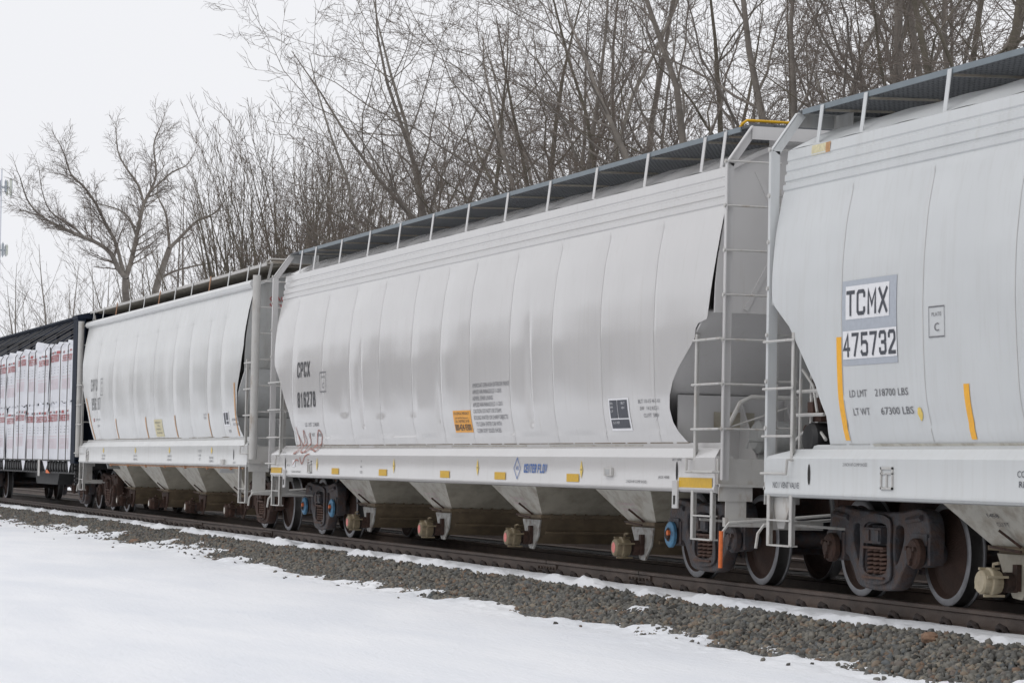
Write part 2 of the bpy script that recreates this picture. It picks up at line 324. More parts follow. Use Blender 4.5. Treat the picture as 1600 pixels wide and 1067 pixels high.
# ------------------------------------------------------------------ value noise for the ground
def vnoise(x, y, seed=0):
    xi = np.floor(x).astype(np.int64); yi = np.floor(y).astype(np.int64); fx = x-xi; fy = y-yi
    fx = fx*fx*(3-2*fx); fy = fy*fy*(3-2*fy)
    def h(a, b):
        n = (a*374761393+b*668265263+seed*974711) & 0x7fffffff; n = ((n ^ (n >> 13))*1274126177) & 0x7fffffff
        return ((n ^ (n >> 16)) & 0xffff)/65535.
    return (h(xi, yi)*(1-fx)+h(xi+1, yi)*fx)*(1-fy)+(h(xi, yi+1)*(1-fx)+h(xi+1, yi+1)*fx)*fy
def fbm(x, y, seed=0, o=4):
    s = 0; a = .5; 
    for i in range(o): s = s+a*(vnoise(x*2**i, y*2**i, seed+i)-.5); a *= .55
    return s
def grid_obj(name, xs, ys, zf, material, mask=None):
    X, Y = np.meshgrid(xs, ys); Z = zf(X, Y); nx, ny = len(xs), len(ys)
    v = np.stack([X, Y, Z], -1).reshape(-1, 3)
    i = np.arange(nx-1)[None, :]+nx*np.arange(ny-1)[:, None]
    f = np.stack([i, i+1, i+1+nx, i+nx], -1).reshape(-1, 4)
    if mask is not None:
        k = mask((X[:-1, :-1]+X[1:, 1:])/2, (Y[:-1, :-1]+Y[1:, 1:])/2).reshape(-1); f = f[k]
    me = bpy.data.meshes.new(name); me.vertices.add(len(v)); me.vertices.foreach_set('co', v.ravel())
    me.loops.add(f.size); me.polygons.add(len(f)); me.polygons.foreach_set('loop_start', np.arange(0, f.size, 4)); me.loops.foreach_set('vertex_index', f.ravel())
    me.update(calc_edges=True); me.polygons.foreach_set('use_smooth', [True]*len(f)); me.materials.append(MATS[material])
    o = bpy.data.objects.new(name, me); COL.objects.link(o); return o

# ------------------------------------------------------------------ ground
def ballast_z(X, Y):
    a = np.interp(Y, [-4, -3, -2.3, -1.42, -1.0, 1.0, 1.6, 2.6, 3.0, 3.4, 6.6, 7.4, 9], [-.80, -.60, -.43, -.215, -.20, -.20, -.24, -.42, -.36, -.27, -.27, -.42, -.75])
    return a+.02*fbm(X*1.5, Y*1.5, 3)
def snow_z(X, Y):
    base = np.interp(Y, [-60, -8, -4, -2.3, -1.9, -1.52, -1.36, -.95, -.8, .8, .92, 1.5, 2.1, 2.6, 3.1, 3.4, 6.6, 7.2, 8.5, 30],
                     [-.55, -.495, -.455, -.405, -.385, -.315, -.165, -.150, -.160, -.30, -.14, -.17, -.29, -.38, -.37, -.29, -.29, -.38, -.5, -.55])
    n = .15*fbm(X*.28+3, Y*.9, 11)+.24*fbm(X*1.0, Y*2.2, 21)+.09*fbm(X*5, Y*8, 31, 3)
    edge = np.exp(-((Y+2.0)/.75)**2)+np.exp(-((Y+1.36)/.22)**2)*.45+np.exp(-((Y-2.3)/1.2)**2)
    far = .10*fbm(X*.07, Y*.13, 41, 3)*np.clip((-Y-2.6)/3, 0, 1)+.016*fbm(X*.6, Y*1.6, 55, 4)*np.clip((-Y-2.4)/1, 0, 1)
    left = np.clip((-17-X)/10, 0, 1)*np.exp(-((Y+2.0)/.35)**2)*.025
    inside = np.where((Y > -.82) & (Y < .86), -.30, 0)
    return base+n*np.clip(edge, 0, 1.2)+far+left+inside
xs = np.concatenate([np.linspace(-900, -140, 40, endpoint=False), np.linspace(-140, -62, 160, endpoint=False), np.linspace(-62, -20, 700, endpoint=False), np.linspace(-20, 12, 1100, endpoint=False), np.linspace(12, 60, 60, endpoint=False), np.linspace(60, 500, 20)])
ys = np.concatenate([np.linspace(-500, -60, 15, endpoint=False), np.linspace(-60, -10, 50, endpoint=False), np.linspace(-10, -3.2, 60, endpoint=False), np.linspace(-3.2, -.75, 90, endpoint=False), np.linspace(-.75, .9, 6, endpoint=False), np.linspace(.9, 8, 70, endpoint=False), np.linspace(8, 60, 30, endpoint=False), np.linspace(60, 500, 12)])
sn = grid_obj('snow_ground', xs, ys, snow_z, 'snow'); tag(sn, kind='structure')
xs = np.linspace(-220, 40, 900); ys = np.linspace(-3.9, 8.8, 110)
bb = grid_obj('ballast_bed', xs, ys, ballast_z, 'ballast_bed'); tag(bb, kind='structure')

def stones():
    rng = np.random.default_rng(5)
    ico = [(0, 0, 1)]+[(.894*math.cos(a), .894*math.sin(a), .447) for a in [k*2*math.pi/5 for k in range(5)]]+[(.894*math.cos(a), .894*math.sin(a), -.447) for a in [(k+.5)*2*math.pi/5 for k in range(5)]]+[(0, 0, -1)]
    ico = np.array(ico); F = []
    for k in range(5):
        F += [(0, 1+k, 1+(k+1) % 5), (1+k, 6+k, 1+(k+1) % 5), (1+(k+1) % 5, 6+k, 6+(k+1) % 5), (11, 6+(k+1) % 5, 6+k)]
    F = np.array(F)
    shapes = [ico*rng.uniform(.5, 1.25, (12, 1))*np.array([1.15, .9, .72]) for _ in range(16)]
    P = []
    def scatter(x0, x1, y0, y1, dens, s0, s1, fn=None):
        n = int((x1-x0)*(y1-y0)*dens); X = rng.uniform(x0, x1, n); Y = rng.uniform(y0, y1, n)
        S_ = s0+(s1-s0)*rng.uniform(0, 1, n)**2.2
        keep = snow_z(X, Y)-ballast_z(X, Y) < np.where(Y > -1.5, .012, .05)
        P.append(np.stack([X, Y, S_], 1)[keep])
    scatter(-22, 9, -2.75, -1.18, 850, .018, .054); scatter(-62, -22, -2.75, -1.18, 450, .028, .050)
    scatter(-40, 8, .95, 3.2, 60, .03, .045)
    # stray stones lying on the snow below the toe
    n = 900; X = rng.uniform(-50, 9, n); Y = -2.12-rng.exponential(.17, n)+.5*fbm(X*.3, X*0, 71); P2 = np.stack([X, Y, rng.uniform(.018, .034, n)], 1)
    Q = np.concatenate(P+[P2]); n = len(Q)
    z = np.concatenate([ballast_z(q[:, 0], q[:, 1])+rng.uniform(-.004, .022, len(q)) for q in P]+[np.maximum(snow_z(P2[:, 0], P2[:, 1]), ballast_z(P2[:, 0], P2[:, 1]))+.006])
    q = rng.normal(size=(n, 4)); q /= np.linalg.norm(q, axis=1)[:, None]; a, b, c, d = q.T
    Rm = np.stack([1-2*(c*c+d*d), 2*(b*c-a*d), 2*(b*d+a*c), 2*(b*c+a*d), 1-2*(b*b+d*d), 2*(c*d-a*b), 2*(b*d-a*c), 2*(c*d+a*b), 1-2*(b*b+c*c)], 1).reshape(n, 3, 3)
    sh = np.array(shapes)[rng.integers(0, 16, n)]
    V = np.einsum('nij,nkj->nki', Rm, sh)*Q[:, 2][:, None, None]+np.stack([Q[:, 0], Q[:, 1], z], 1)[:, None, :]
    FF = (F[None]+12*np.arange(n)[:, None, None]).reshape(-1, 3)
    me = bpy.data.meshes.new('ballast_stones'); V = V.reshape(-1, 3)
    me.vertices.add(len(V)); me.vertices.foreach_set('co', V.ravel()); me.loops.add(FF.size); me.polygons.add(len(FF))
    me.polygons.foreach_set('loop_start', np.arange(0, FF.size, 3)); me.loops.foreach_set('vertex_index', FF.ravel()); me.update(calc_edges=True)
    me.materials.append(MATS['ballast_stone'])
    o = bpy.data.objects.new('ballast_stones', me); COL.objects.link(o); tag(o, 'grey brown crushed stone along the snowy track shoulder', 'gravel', kind='stuff')
stones()
def rock(name, c, r, material, label, sq=(1.3, 1, .8), seed=1):
    rng = random.Random(seed); mb = MB(); n = 9; pr = []
    for i in range(1, 6):
        t = math.pi*i/6
        for k in range(n):
            a = 2*math.pi*k/n; rr = r*rng.uniform(.82, 1.12)
            pr.append((c[0]+rr*sq[0]*math.sin(t)*math.cos(a), c[1]+rr*sq[1]*math.sin(t)*math.sin(a), c[2]+rr*sq[2]*math.cos(t)))
    o = [(c[0], c[1], c[2]+r*sq[2])]+pr+[(c[0], c[1], c[2]-r*sq[2])]
    f = [(0, 1+k, 1+(k+1) % n) for k in range(n)]+[(1+i*n+k, 1+(i+1)*n+k, 1+(i+1)*n+(k+1) % n, 1+i*n+(k+1) % n) for i in range(4) for k in range(n)]+[(5*n+1, 1+4*n+(k+1) % n, 1+4*n+k) for k in range(n)]
    mb.add([tuple(np.subtract(p, c)) for p in o], f); ob = mb.build(name, material, None, loc=c, sharp=20); tag(ob, label, 'rock')
mat('rock_brown', (.24, .15, .10), .9, var=.25, vscale=20, bump=.6, bscale=50)
rock('rock', (4.35, -1.62, -.20), .075, 'rock_brown', 'largest round brown rock on the snow edge beside the near rail, lower right')
rock('rock', (-28.2, -2.25, -.40), .12, 'rock_brown', 'long rusty brown slab in the snow by the ballast, lower left', (2.4, 1, .45), 3)

# ------------------------------------------------------------------ rails and ties
RAIL = [(-.068, -.172), (.068, -.172), (.068, -.160), (.012, -.140), (.008, -.05), (.036, -.038), (.036, -.008), (.026, 0), (-.026, 0), (-.036, -.008), (-.036, -.038), (-.008, -.05), (-.012, -.140), (-.068, -.160)]
def rail(y, z, label, clips, joints, x0=-220, x1=45):
    root = empty('rail', (x0, y, z-.172), label, 'rail', 'track rails')
    mb = MB(); mb.prism([(y+a, z+b) for a, b in RAIL], 'x', x0, x1); o = mb.build('rail_bar', ['rail_steel', 'rail_head'], root, sharp=50)
    for p in o.data.polygons:
        if p.normal.z > .9 and p.center.z > .15: p.material_index = 1
    if joints:
        for jx in joints:
            j = MB(); j.box(jx-.36, jx+.36, y-.030, y-.012, z-.135, z-.048)
            for k in range(6): j.cyl((jx-.28+k*.112, y-.030, z-.092), (jx-.28+k*.112, y-.052, z-.092), .017, 8)
            j.build('joint_bar', 'rail_steel', root)
            g = MB(); g.box(jx-.006, jx+.006, y-.039, y-.0301, z-.046, z-.002); g.build('rail_joint', 'slot_dark', root)
    if clips:
        def clip(mb, x):
            mb.tube([(x-.07, y-.085, z-.18), (x-.06, y-.11, z-.125), (x, y-.125, z-.105), (x+.06, y-.11, z-.125), (x+.07, y-.085, z-.18)], .026, 6)
            mb.box(x-.09, x+.09, y-.15, y-.066, z-.178, z-.158)
        mb = MB(); clip(mb, 0); proto = None; k = 0; rest = MB()
        x = 7.8
        while x > -66:
            if k < 100:
                if proto is None:
                    proto = mb.build('rail_clip', 'clip_black', root, loc=(x-x0, 0, .172)); me = proto.data
                    for v in me.vertices: v.co.y -= y; v.co.z -= z
                else: relink(proto, root, (x-x0, 0, .172))
            else: clip(rest, x)
            x -= .52; k += 1
        r = rest.build('rail_clip', 'clip_black', root); tag(r, kind='stuff')
rail(-.755, 0, 'nearest brown steel rail with snow along its foot, under the near wheels', True, [-4.72, -8.0, -23.4, -29.4, -33.2])
rail(.755, 0, 'second rail of the train track, in shade under the cars', False, None)
rail(4.25, -.06, 'near rail of the empty back track, beyond the train', False, None)
rail(5.76, -.06, 'far rail of the empty back track, farthest rail from the train', False, None)
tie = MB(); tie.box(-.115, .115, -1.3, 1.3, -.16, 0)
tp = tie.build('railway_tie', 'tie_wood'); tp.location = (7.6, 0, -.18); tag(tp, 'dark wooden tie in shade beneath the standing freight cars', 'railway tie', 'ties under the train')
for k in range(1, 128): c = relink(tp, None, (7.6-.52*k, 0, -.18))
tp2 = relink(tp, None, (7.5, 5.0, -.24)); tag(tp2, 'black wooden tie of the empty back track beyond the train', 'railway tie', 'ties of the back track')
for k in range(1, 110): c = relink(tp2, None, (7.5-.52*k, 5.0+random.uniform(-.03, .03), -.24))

# ------------------------------------------------------------------ freight truck (wheel set, side frames, springs)
def make_truck_meshes():
    D = {}
    out = [(-1.05, .60), (-1.02, .44), (-.92, .36), (-.76, .37), (-.66, .42), (-.52, .30), (-.40, .16), (-.22, .12), (.22, .12), (.40, .16), (.52, .30), (.66, .42), (.76, .37), (.92, .36), (1.02, .44), (1.05, .60), (.99, .78), (.80, .83), (.50, .80), (0, .785), (-.50, .80), (-.80, .83), (-.99, .78)]
    win = [(-.23, .26), (.23, .26), (.25, .50), (.23, .69), (-.23, .69), (-.25, .50)]
    s1 = [(.36, .33), (.44, .36), (.55, .56), (.54, .68), (.42, .71), (.34, .66), (.33, .5)]
    s2 = [(-a, b) for a, b in reversed(s1)]
    mb = MB()
    for sgn in (-1, 1):
        vs, fs = curved_plate(out, [win, s1, s2], .965*sgn-.075, .965*sgn+.075, .02); mb.add(vs, fs)
        # flange ribs round the openings
        vs, fs = curved_plate([(a*1.0, b) for a, b in [(-.30, .20), (.30, .20), (.31, .50), (.29, .745), (-.29, .745), (-.31, .50)]], [win], sgn*1.055-.012, sgn*1.055+.012, .004); mb.add(vs, fs)
        for q in (-1, 1):
            mb.box(q*.889-.15, q*.889+.15, sgn*.90, sgn*1.06, .53, .63)
            mb.box(q*.889-.20, q*.889-.15, sgn*.92, sgn*1.05, .36, .60); mb.box(q*.889+.15, q*.889+.20, sgn*.92, sgn*1.05, .36, .60)
            mb.tube([(q*.62, sgn*1.04, .74), (q*.92, sgn*1.05, .77)], .03, 6)
    mb.box(-.20, .20, -1.0, 1.0, .50, .68); mb.box(-.27, .27, -.45, .45, .60, .80)
    for sgn in (-1, 1): mb.box(-.19, .19, sgn*.95, sgn*1.10, .52, .66); mb.box(-.17, -.03, sgn*1.09, sgn*1.115, .54, .64); mb.box(.03, .17, sgn*1.09, sgn*1.115, .54, .64)
    for q in (-1, 1): mb.box(q*.42-.05, q*.42+.05, -.85, .85, .30, .40); mb.cyl((q*.889, -.95, .457), (q*.889, .95, .457), .085, 16)
    for q in (-1, 1):
        for sgn in (-1, 1): mb.box(q*.40, q*.47, sgn*.70, sgn*.82, .26, .60)   # brake shoes
    D['frame'] = mb
    wh = MB()
    prof = [(.085, -.02), (.085, -.10), (.13, -.105), (.16, -.085), (.26, -.045), (.36, -.02), (.385, -.045), (.395, -.068), (.445, -.070), (.457, -.060), (.452, .045), (.462, .055), (.482, .062), (.482, .075), (.462, .082), (.40, .078), (.38, .05), (.26, .0), (.14, .03), (.085, .04)]
    ms = [0, 0, 0, 0, 0, 0, 0, 1, 1, 2, 2, 1, 1, 1, 0, 0, 0, 0, 0]
    wh.lathe(prof, (0, 0, 0), 56, mats=ms); D['wheel'] = wh
    sp = MB()
    for sx in (-.13, 0, .13):
        pts = []
        for k in range(6*8+1):
            a = 2*math.pi*k/8; pts.append((sx+.062*math.cos(a), .062*math.sin(a), -.115+.235*k/48))
        sp.tube(pts, .015, 5)
    sp.box(-.22, .22, -.09, .09, -.145, -.125); sp.box(-.22, .22, -.09, .09, .125, .145)
    D['spring'] = sp
    cp = MB(); cp.lathe([(0, -.07), (.055, -.07), (.06, -.045), (.115, -.04), (.135, -.02), (.135, .03), (.0, .03)], (0, 0, 0), 24)
    for k in range(3):
        a = k*2.094+.5; cp.cyl((.085*math.cos(a), -.07, .085*math.sin(a)), (.085*math.cos(a), -.035, .085*math.sin(a)), .022, 6)
    D['cap'] = cp
    return D
TD = make_truck_meshes(); TM = {}
def truck(root, x, fm='truck_grey', caps=('truck_brown', 'truck_brown')):
    loc = ROOT[root.name]
    if fm not in TM: TM[fm] = TD['frame'].mesh('truck', fm, sharp=45)
    if 'wheel' not in TM:
        TM['wheel'] = TD['wheel'].mesh('wheel', ['wheel_rust', 'wheel_rim', 'wheel_tread'], sharp=50)
        w2 = MB(); w2.v = [(a, -b, c) for a, b, c in TD['wheel'].v]; w2.f = [tuple(reversed(f)) for f in TD['wheel'].f]; w2.m = TD['wheel'].m
        TM['wheel2'] = w2.mesh('wheel', ['wheel_rust', 'wheel_rim', 'wheel_tread'], sharp=50)
        TM['spring'] = TD['spring'].mesh('spring_group', 'spring_rust', sharp=60)
    t = bpy.data.objects.new('truck', TM[fm]); COL.objects.link(t); t.parent = root; t.location = (x-loc[0], -loc[1], -loc[2])
    for q in (-1, 1):
        for sgn, mk in ((-1, 'wheel'), (1, 'wheel2')):
            o = bpy.data.objects.new('wheel', TM[mk]); COL.objects.link(o); o.parent = t; o.location = (q*.889, sgn*.725, .457)
            o.rotation_euler = (0, random.uniform(0, 6), 0)
    for sgn in (-1, 1):
        o = bpy.data.objects.new('spring_group', TM['spring']); COL.objects.link(o); o.parent = t; o.location = (0, sgn*1.0, .345)
    for i, q in enumerate((-1, 1)):
        cm = caps[i]; key = 'cap'+cm
        if key not in TM:
            if cm == 'cap_blue':
                q_ = MB(); q_.lathe([(0, -.05), (.05, -.05), (.055, -.03), (.075, -.03), (.08, -.022), (.125, -.022), (.14, -.01), (.14, .02), (0, .02)], (0, 0, 0), 28, mats=[1, 1, 1, 0, 0, 0, 0, 0]); q_.cur = 2; q_.cyl((.05, -.06, .02), (.05, -.03, .02), .028, 8)
                TM[key] = q_.mesh('bearing_cap', ['cap_blue', 'truck_brown', 'orange_paint'], sharp=40)
            else: TM[key] = TD['cap'].mesh('bearing_cap', cm, sharp=40)
        o = bpy.data.objects.new('bearing_cap', TM[key]); COL.objects.link(o); o.parent = t; o.location = (q*.889, -1.09, .457)
        if cm == 'cap_blue': o['label'] = 'bright blue round bearing cap'
        o2 = bpy.data.objects.new('bearing_cap', TM[key]); COL.objects.link(o2); o2.parent = t; o2.location = (q*.889, 1.09, .457); o2.rotation_euler = (0, 0, math.pi)
        if cm == 'cap_blue': o2['label'] = 'bright blue round bearing cap'
    return t

# ------------------------------------------------------------------ covered hopper car
def make_side(PR):
    ys = [q[1] for q in PR]; zs = [q[0] for q in PR]; zt = np.arange(zs[0]-.3, 4.22, .005)
    raw = np.interp(zt, zs, ys); lowz = zt < zs[0]; raw[lowz] = ys[0]-(zs[0]-zt[lowz])*(ys[1]-ys[0])/(zs[1]-zs[0])
    kk = np.exp(-.5*(np.arange(-40, 41)*.005/.075)**2); kk /= kk.sum(); sm = np.convolve(np.pad(raw, 40, mode='edge'), kk, 'valid')
    wt = np.clip((3.72-zt)/.10, 0, 1); sm = sm*wt+raw*(1-wt)      # smooth rolled sheet below the folded top band
    return lambda x, z: float(-np.interp(z, zt, sm))
def covered_hopper(P):
    XL, XR = P['XL'], P['XR']; B, T, G = P['paint'], P.get('trim', 'trim_grey'), 'steel_grey'
    root = empty('covered_hopper', ((XL+XR)/2, 0, 0), P['label'], 'hopper car', 'covered hopper cars of the train')
    zs0, zd = P['z0'], P['zdeck']      # bottom of sill, deck level
    seam = P['seam']; top = 4.20
    prof = P['profile']; side = make_side(prof)
    seams = P['seams']; dents = P.get('dents', [])
    pr_ = random.Random(int(-XL*10)+3); PAN = [pr_.uniform(-.012, .016) for _ in range(len(seams)+1)]
    def relief(x, z):
        d = 0.
        for sx in seams:
            u = abs(x-sx)
            if u < .06: d += .006*(1-u/.06)
            if u < .5 and z < 3.7: d += .009*(math.cos(u/.5*math.pi)*.5+.5)
        for dx, dz0, dz1, w_, dep in dents:
            u = (x-dx)/w_; 
            if abs(u) < 2.2:
                g = math.exp(-u*u*2)
                h = 1 if z > dz0 else max(0, 1-(dz0-z)/.06)
                h *= max(0, 1-(z-dz0)/(dz1-dz0)) if z > dz0 else 1
                d += dep*g*h
        k = int(np.searchsorted(seams, x)); a_ = seams[k-1] if k > 0 else XL; b_ = seams[k] if k < len(seams) else XR
        d += PAN[k]*math.sin(math.pi*min(1, max(0, (x-a_)/(b_-a_))))*(1 if z < 3.5 else max(0, (3.78-z)/.28))
        d += .006*math.sin(x*2.1+z*1.3)*math.sin(z*2.2+x*.7)*(1 if z < 3.8 else 0)
        return d if 1.55 < z < 3.8 else d*.15
    surf = lambda x, z: side(x, z)+relief(x, z)
    eL = P['endL']; eR = P['endR']
    inL = lambda z: float(np.interp(z, [q[0] for q in eL], [q[1] for q in eL])); inR = lambda z: float(np.interp(z, [q[0] for q in eR], [q[1] for q in eR]))
    zl = sorted(set([seam]+[round(float(q), 3) for q in np.linspace(seam+.04, 3.74, 52)]+[q[0] for q in eL+eR+prof if seam < q[0] < 3.74]+[q[0] for q in prof if q[0] > 3.76]))
    zz_ = [zl[0]]
    for q in zl[1:]:
        if q > 3.76 or q-zz_[-1] > .014: zz_.append(q)
    zl = zz_
    nx = 520
    for sgn in (1, -1):
        mb = MB(); o = []
        for z in zl:
            a = XL+inL(z); b = XR-inR(z)
            for i in range(nx+1):
                x = (a+(XL+1.5-a)*i/24) if i < 24 else ((XR-1.5+(b-XR+1.5)*(i-nx+24)/24) if i > nx-24 else XL+1.5+(XR-XL-3)*(i-24)/(nx-48))
                o.append((x, (surf(x, z) if sgn == 1 else -side(x, z)), z))
        n = nx+1; mb.add(o, [(j*n+i, j*n+i+1, (j+1)*n+i+1, (j+1)*n+i) for j in range(len(zl)-1) for i in range(nx)])
        sd = mb.build('side_panel', B, root, sharp=24)
        if sgn == 1: near = sd
    # weld seams as thin dark lines
    mb = MB()
    for sx in seams:
        pts = [(sx, surf(sx, z)-.004, z) for z in np.linspace(seam+.02, 3.74, 90)]
        for a, b in zip(pts[:-1], pts[1:]): mb.add([(a[0]-.005, a[1], a[2]), (a[0]+.005, a[1], a[2]), (b[0]+.005, b[1], b[2]), (b[0]-.005, b[1], b[2])], [(0, 1, 2, 3)])
    mb.build('weld_seam', P.get('seam_mat', 'seam_grey'), near)
    # roof
    rp = P['roof']; full = [(-a, b) for a, b in rp]+[(a, b) for a, b in reversed(rp)][1:]
    nb = 40; mb = MB(); o = []
    nxr = 120
    for k in range(nxr+1):
        x = XL+inL(4.2)+(XR-XL-inL(4.2)-inR(4.2))*k/nxr
        o += [(x, y, z+.006*math.sin(k*.9)*(1 if abs(y) > .3 else 0)) for y, z in full]
    n = len(full); mb.add(o, [(k*n+i, (k+1)*n+i, (k+1)*n+i+1, k*n+i+1) for k in range(nxr) for i in range(n-1)])
    mb.build('roof', B, root, sharp=30)
    mb = MB(); mb.box(XL+1.2, XR-1.2, -.30, .30, full[len(full)//2][1]-.01, full[len(full)//2][1]+.07); mb.build('hatch_cover', G, root)
    if P.get('eave_tube'):
        mb = MB(); mb.tube([(XL+inL(4.2)-.03, -1.455, 4.20), (XR-inR(4.2)+.02, -1.455, 4.20)], .075, 14); mb.tube([(XL+inL(4.2), 1.455, 4.20), (XR-inR(4.2), 1.455, 4.20)], .075, 10)
        mb.build('eave_tube', B, root, sharp=40)
    for E, s, ins in ((XL, 1, inL), (XR, -1, inR)):    # s points inward
        right = s == -1
        xe = E+s*(ins(4.2)+.03)
        pr = [(side(0, z), z) for z in (2.72, 3.0, 3.3, 3.6, 3.8, 4.0, 4.2)]
        o2 = [(y+.02, z) for y, z in pr]+[(-a+.02, b-.015) for a, b in rp[1:]]
        loop = o2+[(-y, z) for y, z in reversed(o2)][1:]
        mb = MB(); mb.prism(loop, 'x', xe-.008, xe+.008)
        # braces pressed in the end sheet
        for q in (-1, 1):
            mb.bar((xe-s*.012, q*1.25, 2.75), (xe-s*.012, q*.45, 4.25), .05, .012, (1, 0, 0)); mb.bar((xe-s*.012, q*.45, 2.75), (xe-s*.012, q*1.15, 4.15), .05, .012, (1, 0, 0))
        mb.build('end_sheet', P.get('end_mat', B), root)
        # rim of the roof overhanging the end
        mb = MB(); o = []
        for y, z in full: o += [(xe-s*.03, y, z+.004), (xe-s*.03, y, z-.05)]
        mb.add(o, [(2*i, 2*i+2, 2*i+3, 2*i+1) for i in range(len(full)-1)]); mb.build('roof_rim', B, root)
        # slope sheet down to the first pocket
        xs_, zs_ = E+s*.26, 2.74; xf, zf = E+s*2.9, .95
        mb = MB(); o = []
        for k in range(19):
            zz = zs_+(zf-zs_)*k/18; xx = xs_+(xf-xs_)*k/18; yy = -side(0, max(zz, seam))-.006 if zz > seam else 1.44
            o += [(xx, -yy, zz), (xx, yy, zz), (xx+s*.02, -yy, zz+.02), (xx+s*.02, yy, zz+.02)]
        for k in range(18):
            q = 4*k; mb.f += [(q, q+1, q+5, q+4), (q+2, q+6, q+7, q+3), (q, q+4, q+6, q+2), (q+1, q+3, q+7, q+5)]; mb.m += [0]*4
        mb.v += o
        mb.build('slope_sheet', B, root)
        mb = MB(); xb = E+s*1.42
        mb.box(xb-.01, xb+.01, -1.45, 1.45, zd, 1.93)
        for yy in (-.75, -.25, .25, .75): mb.prism([(xb-s*.011, zd), (xb-s*.011, 1.90), (xb-s*.5, zd)], 'y', yy-.01, yy+.01)
        mb.build('bolster_web', B, root)
        # deck, end sill, draft sill, coupler
        mb = MB(); mb.box(E+s*.01, E+s*2.9, -1.56, 1.56, zd-.025, zd); mb.build('end_deck', G, root)
        mb = MB(); mb.box(E+s*0.02, E-s*.05, -1.585, 1.585, zs0+.09, zd+.004); mb.box(E-s*.05, E-s*.09, -1.58, 1.58, zs0+.07, zs0+.10); mb.build('end_sill', T, root)
        mb = MB(); mb.box(E+s*4.1, E-s*.15, -.20, .20, .72, zd-.03); mb.box(E-s*.02, E-s*.14, -.33, .33, .70, 1.02); mb.build('draft_sill', 'truck_brown', root)
        cpn = MB(); cpn.box(E-s*.15, E-s*.34, -.08, .08, .79, .93)
        cpn.prism([(E-s*.32, -.14), (E-s*.32, .16), (E-s*.50, .17), (E-s*.58, .06), (E-s*.50, .03), (E-s*.46, -.04), (E-s*.52, -.13)], 'z', .72, .99)
        cpn.build('coupler', 'truck_brown', root)
        h = MB(); h.tube([(E-s*.12, -.40, .95), (E-s*.30, -.45, .72), (E-s*.5, -.30, .58), (E-s*.58, -.18, .62)], .028, 8); h.build('brake_hose', 'black_frame', root)
        # end ladder + its stiles
        xl = E-s*P.get('lad_out', .17)
        zk = 4.185; LW = P.get('stile_w', .055); mb = MB()
        zbot = zs0+.14
        if P.get('bent', True):
            yo = -1.6
            mb.box(xl-LW/2, xl+LW/2, yo, yo+.012, zbot, zk); mb.box(xl+s*LW/2, xl+s*(LW/2-.012), yo+.012, yo+.09, zbot, zk)
            a = Vector((xl, yo+.006, zk)); b = Vector((xl, -1.33, 4.56)); mb.bar(a, b, LW, .012, (0, -.8, .6)); mb.bar(a+Vector((s*(LW/2-.006), .045, -.01)), b+Vector((s*(LW/2-.006), .045, -.01)), .012, .08, (0, -.8, .6))
        else:
            mb.tube([(xl, -1.57, zbot), (xl, -1.57, 4.30)], P.get('post_r', .07), 12)
        mb.build('ladder_stile', T if not P.get('bent', True) else B, root)
        mb = MB(); mb.box(xl-.03, xl+.03, -1.08, -1.06, zd, 3.95); mb.box(xl+s*.03, xl+s*.018, -1.06, -1.0, zd, 3.95); mb.build('ladder_stile', T, root)
        nr = 7
        for k in range(nr):
            z = 4.20-k*.44
            mb = MB(); mb.tube([(xl-s*.015, -1.6, z), (xl-s*.015, -1.02, z)], .013, 6); mb.cyl((xl-s*.0, -1.615, z), (xl-s*.0, -1.60, z), .022, 6); mb.build('rung', T, root)
        # far side ladder
        mb = MB(); mb.box(xl-.03, xl+.03, 1.58, 1.60, zd, 4.1); mb.box(xl-.03, xl+.03, 1.06, 1.08, zd, 3.95)
        for k in range(7): mb.tube([(xl, 1.05, 4.1-k*.44), (xl, 1.6, 4.1-k*.44)], .013, 5)
        mb.build('far_ladder', T, root)
        # side ladder
        xi = E+s*P.get('sl', .56); zt = P.get('slz', 2.52)
        mb = MB(); mb.box(xi-.025, xi+.025, -1.60, -1.588, zd-.02, zt); mb.box(xi-.025, xi-.013, -1.588, -1.55, zd-.02, zt); mb.build('side_ladder_stile', T, root)
        for k in range(3):
            z = zt-.07-k*.445; mb = MB(); mb.tube([(xi-s*-.03, -1.60, z), (xi, -1.635, z), (xl, -1.635, z), (xl, -1.60, z)], .013, 6); mb.build('rung', T, root)
        mb = MB(); z = zd-.06; mb.tube([(xi+s*.05, -1.60, z+.06), (xi+s*.05, -1.66, z+.06), (xi+s*.04, -1.665, z-.07), (xl+s*.05, -1.665, z-.07), (xl+s*.05, -1.60, z-.07)], .014, 6); mb.build('grab_iron', T, root)
        # step below the sill
        sa, sb = E+s*.08, E+s*.60
        mb = MB()
        for xx in (sa, sb): mb.box(xx-.03, xx+.03, -1.60, -1.59, .46, zs0+.03); mb.box(xx-.03, xx-.018, -1.59, -1.54, .46, zs0+.03)
        mb.box(sa, sb, -1.61, -1.52, .455, .47); mb.box(sa, sb, -1.61, -1.53, .69, .705); mb.build('sill_step', T, root)
        # end crosswalk plate and platform over the end
        if P.get('bent', True):
            mb = MB(); mb.box(xl-.006, xl+.006, -1.33, 1.33, 4.43, 4.56); mb.box(xl, xl+s*.06, -1.33, 1.33, 4.548, 4.56)
            for q in (-1, 1): mb.box(xl+s*.01, xl+s*.45, q*.95-.005, q*.95+.005, 4.42, 4.55)
            mb.build('end_walk_beam', B if right else 'steel_grey', root)
            mb = MB()
            for k in range(9): mb.box(xl+s*(.02+.055*k), xl+s*(.03+.055*k), -1.32, 1.32, 4.565, 4.59)
            for k in range(12): mb.box(xl, xl+s*.5, -1.32+k*.24, -1.31+k*.24, 4.563, 4.585)
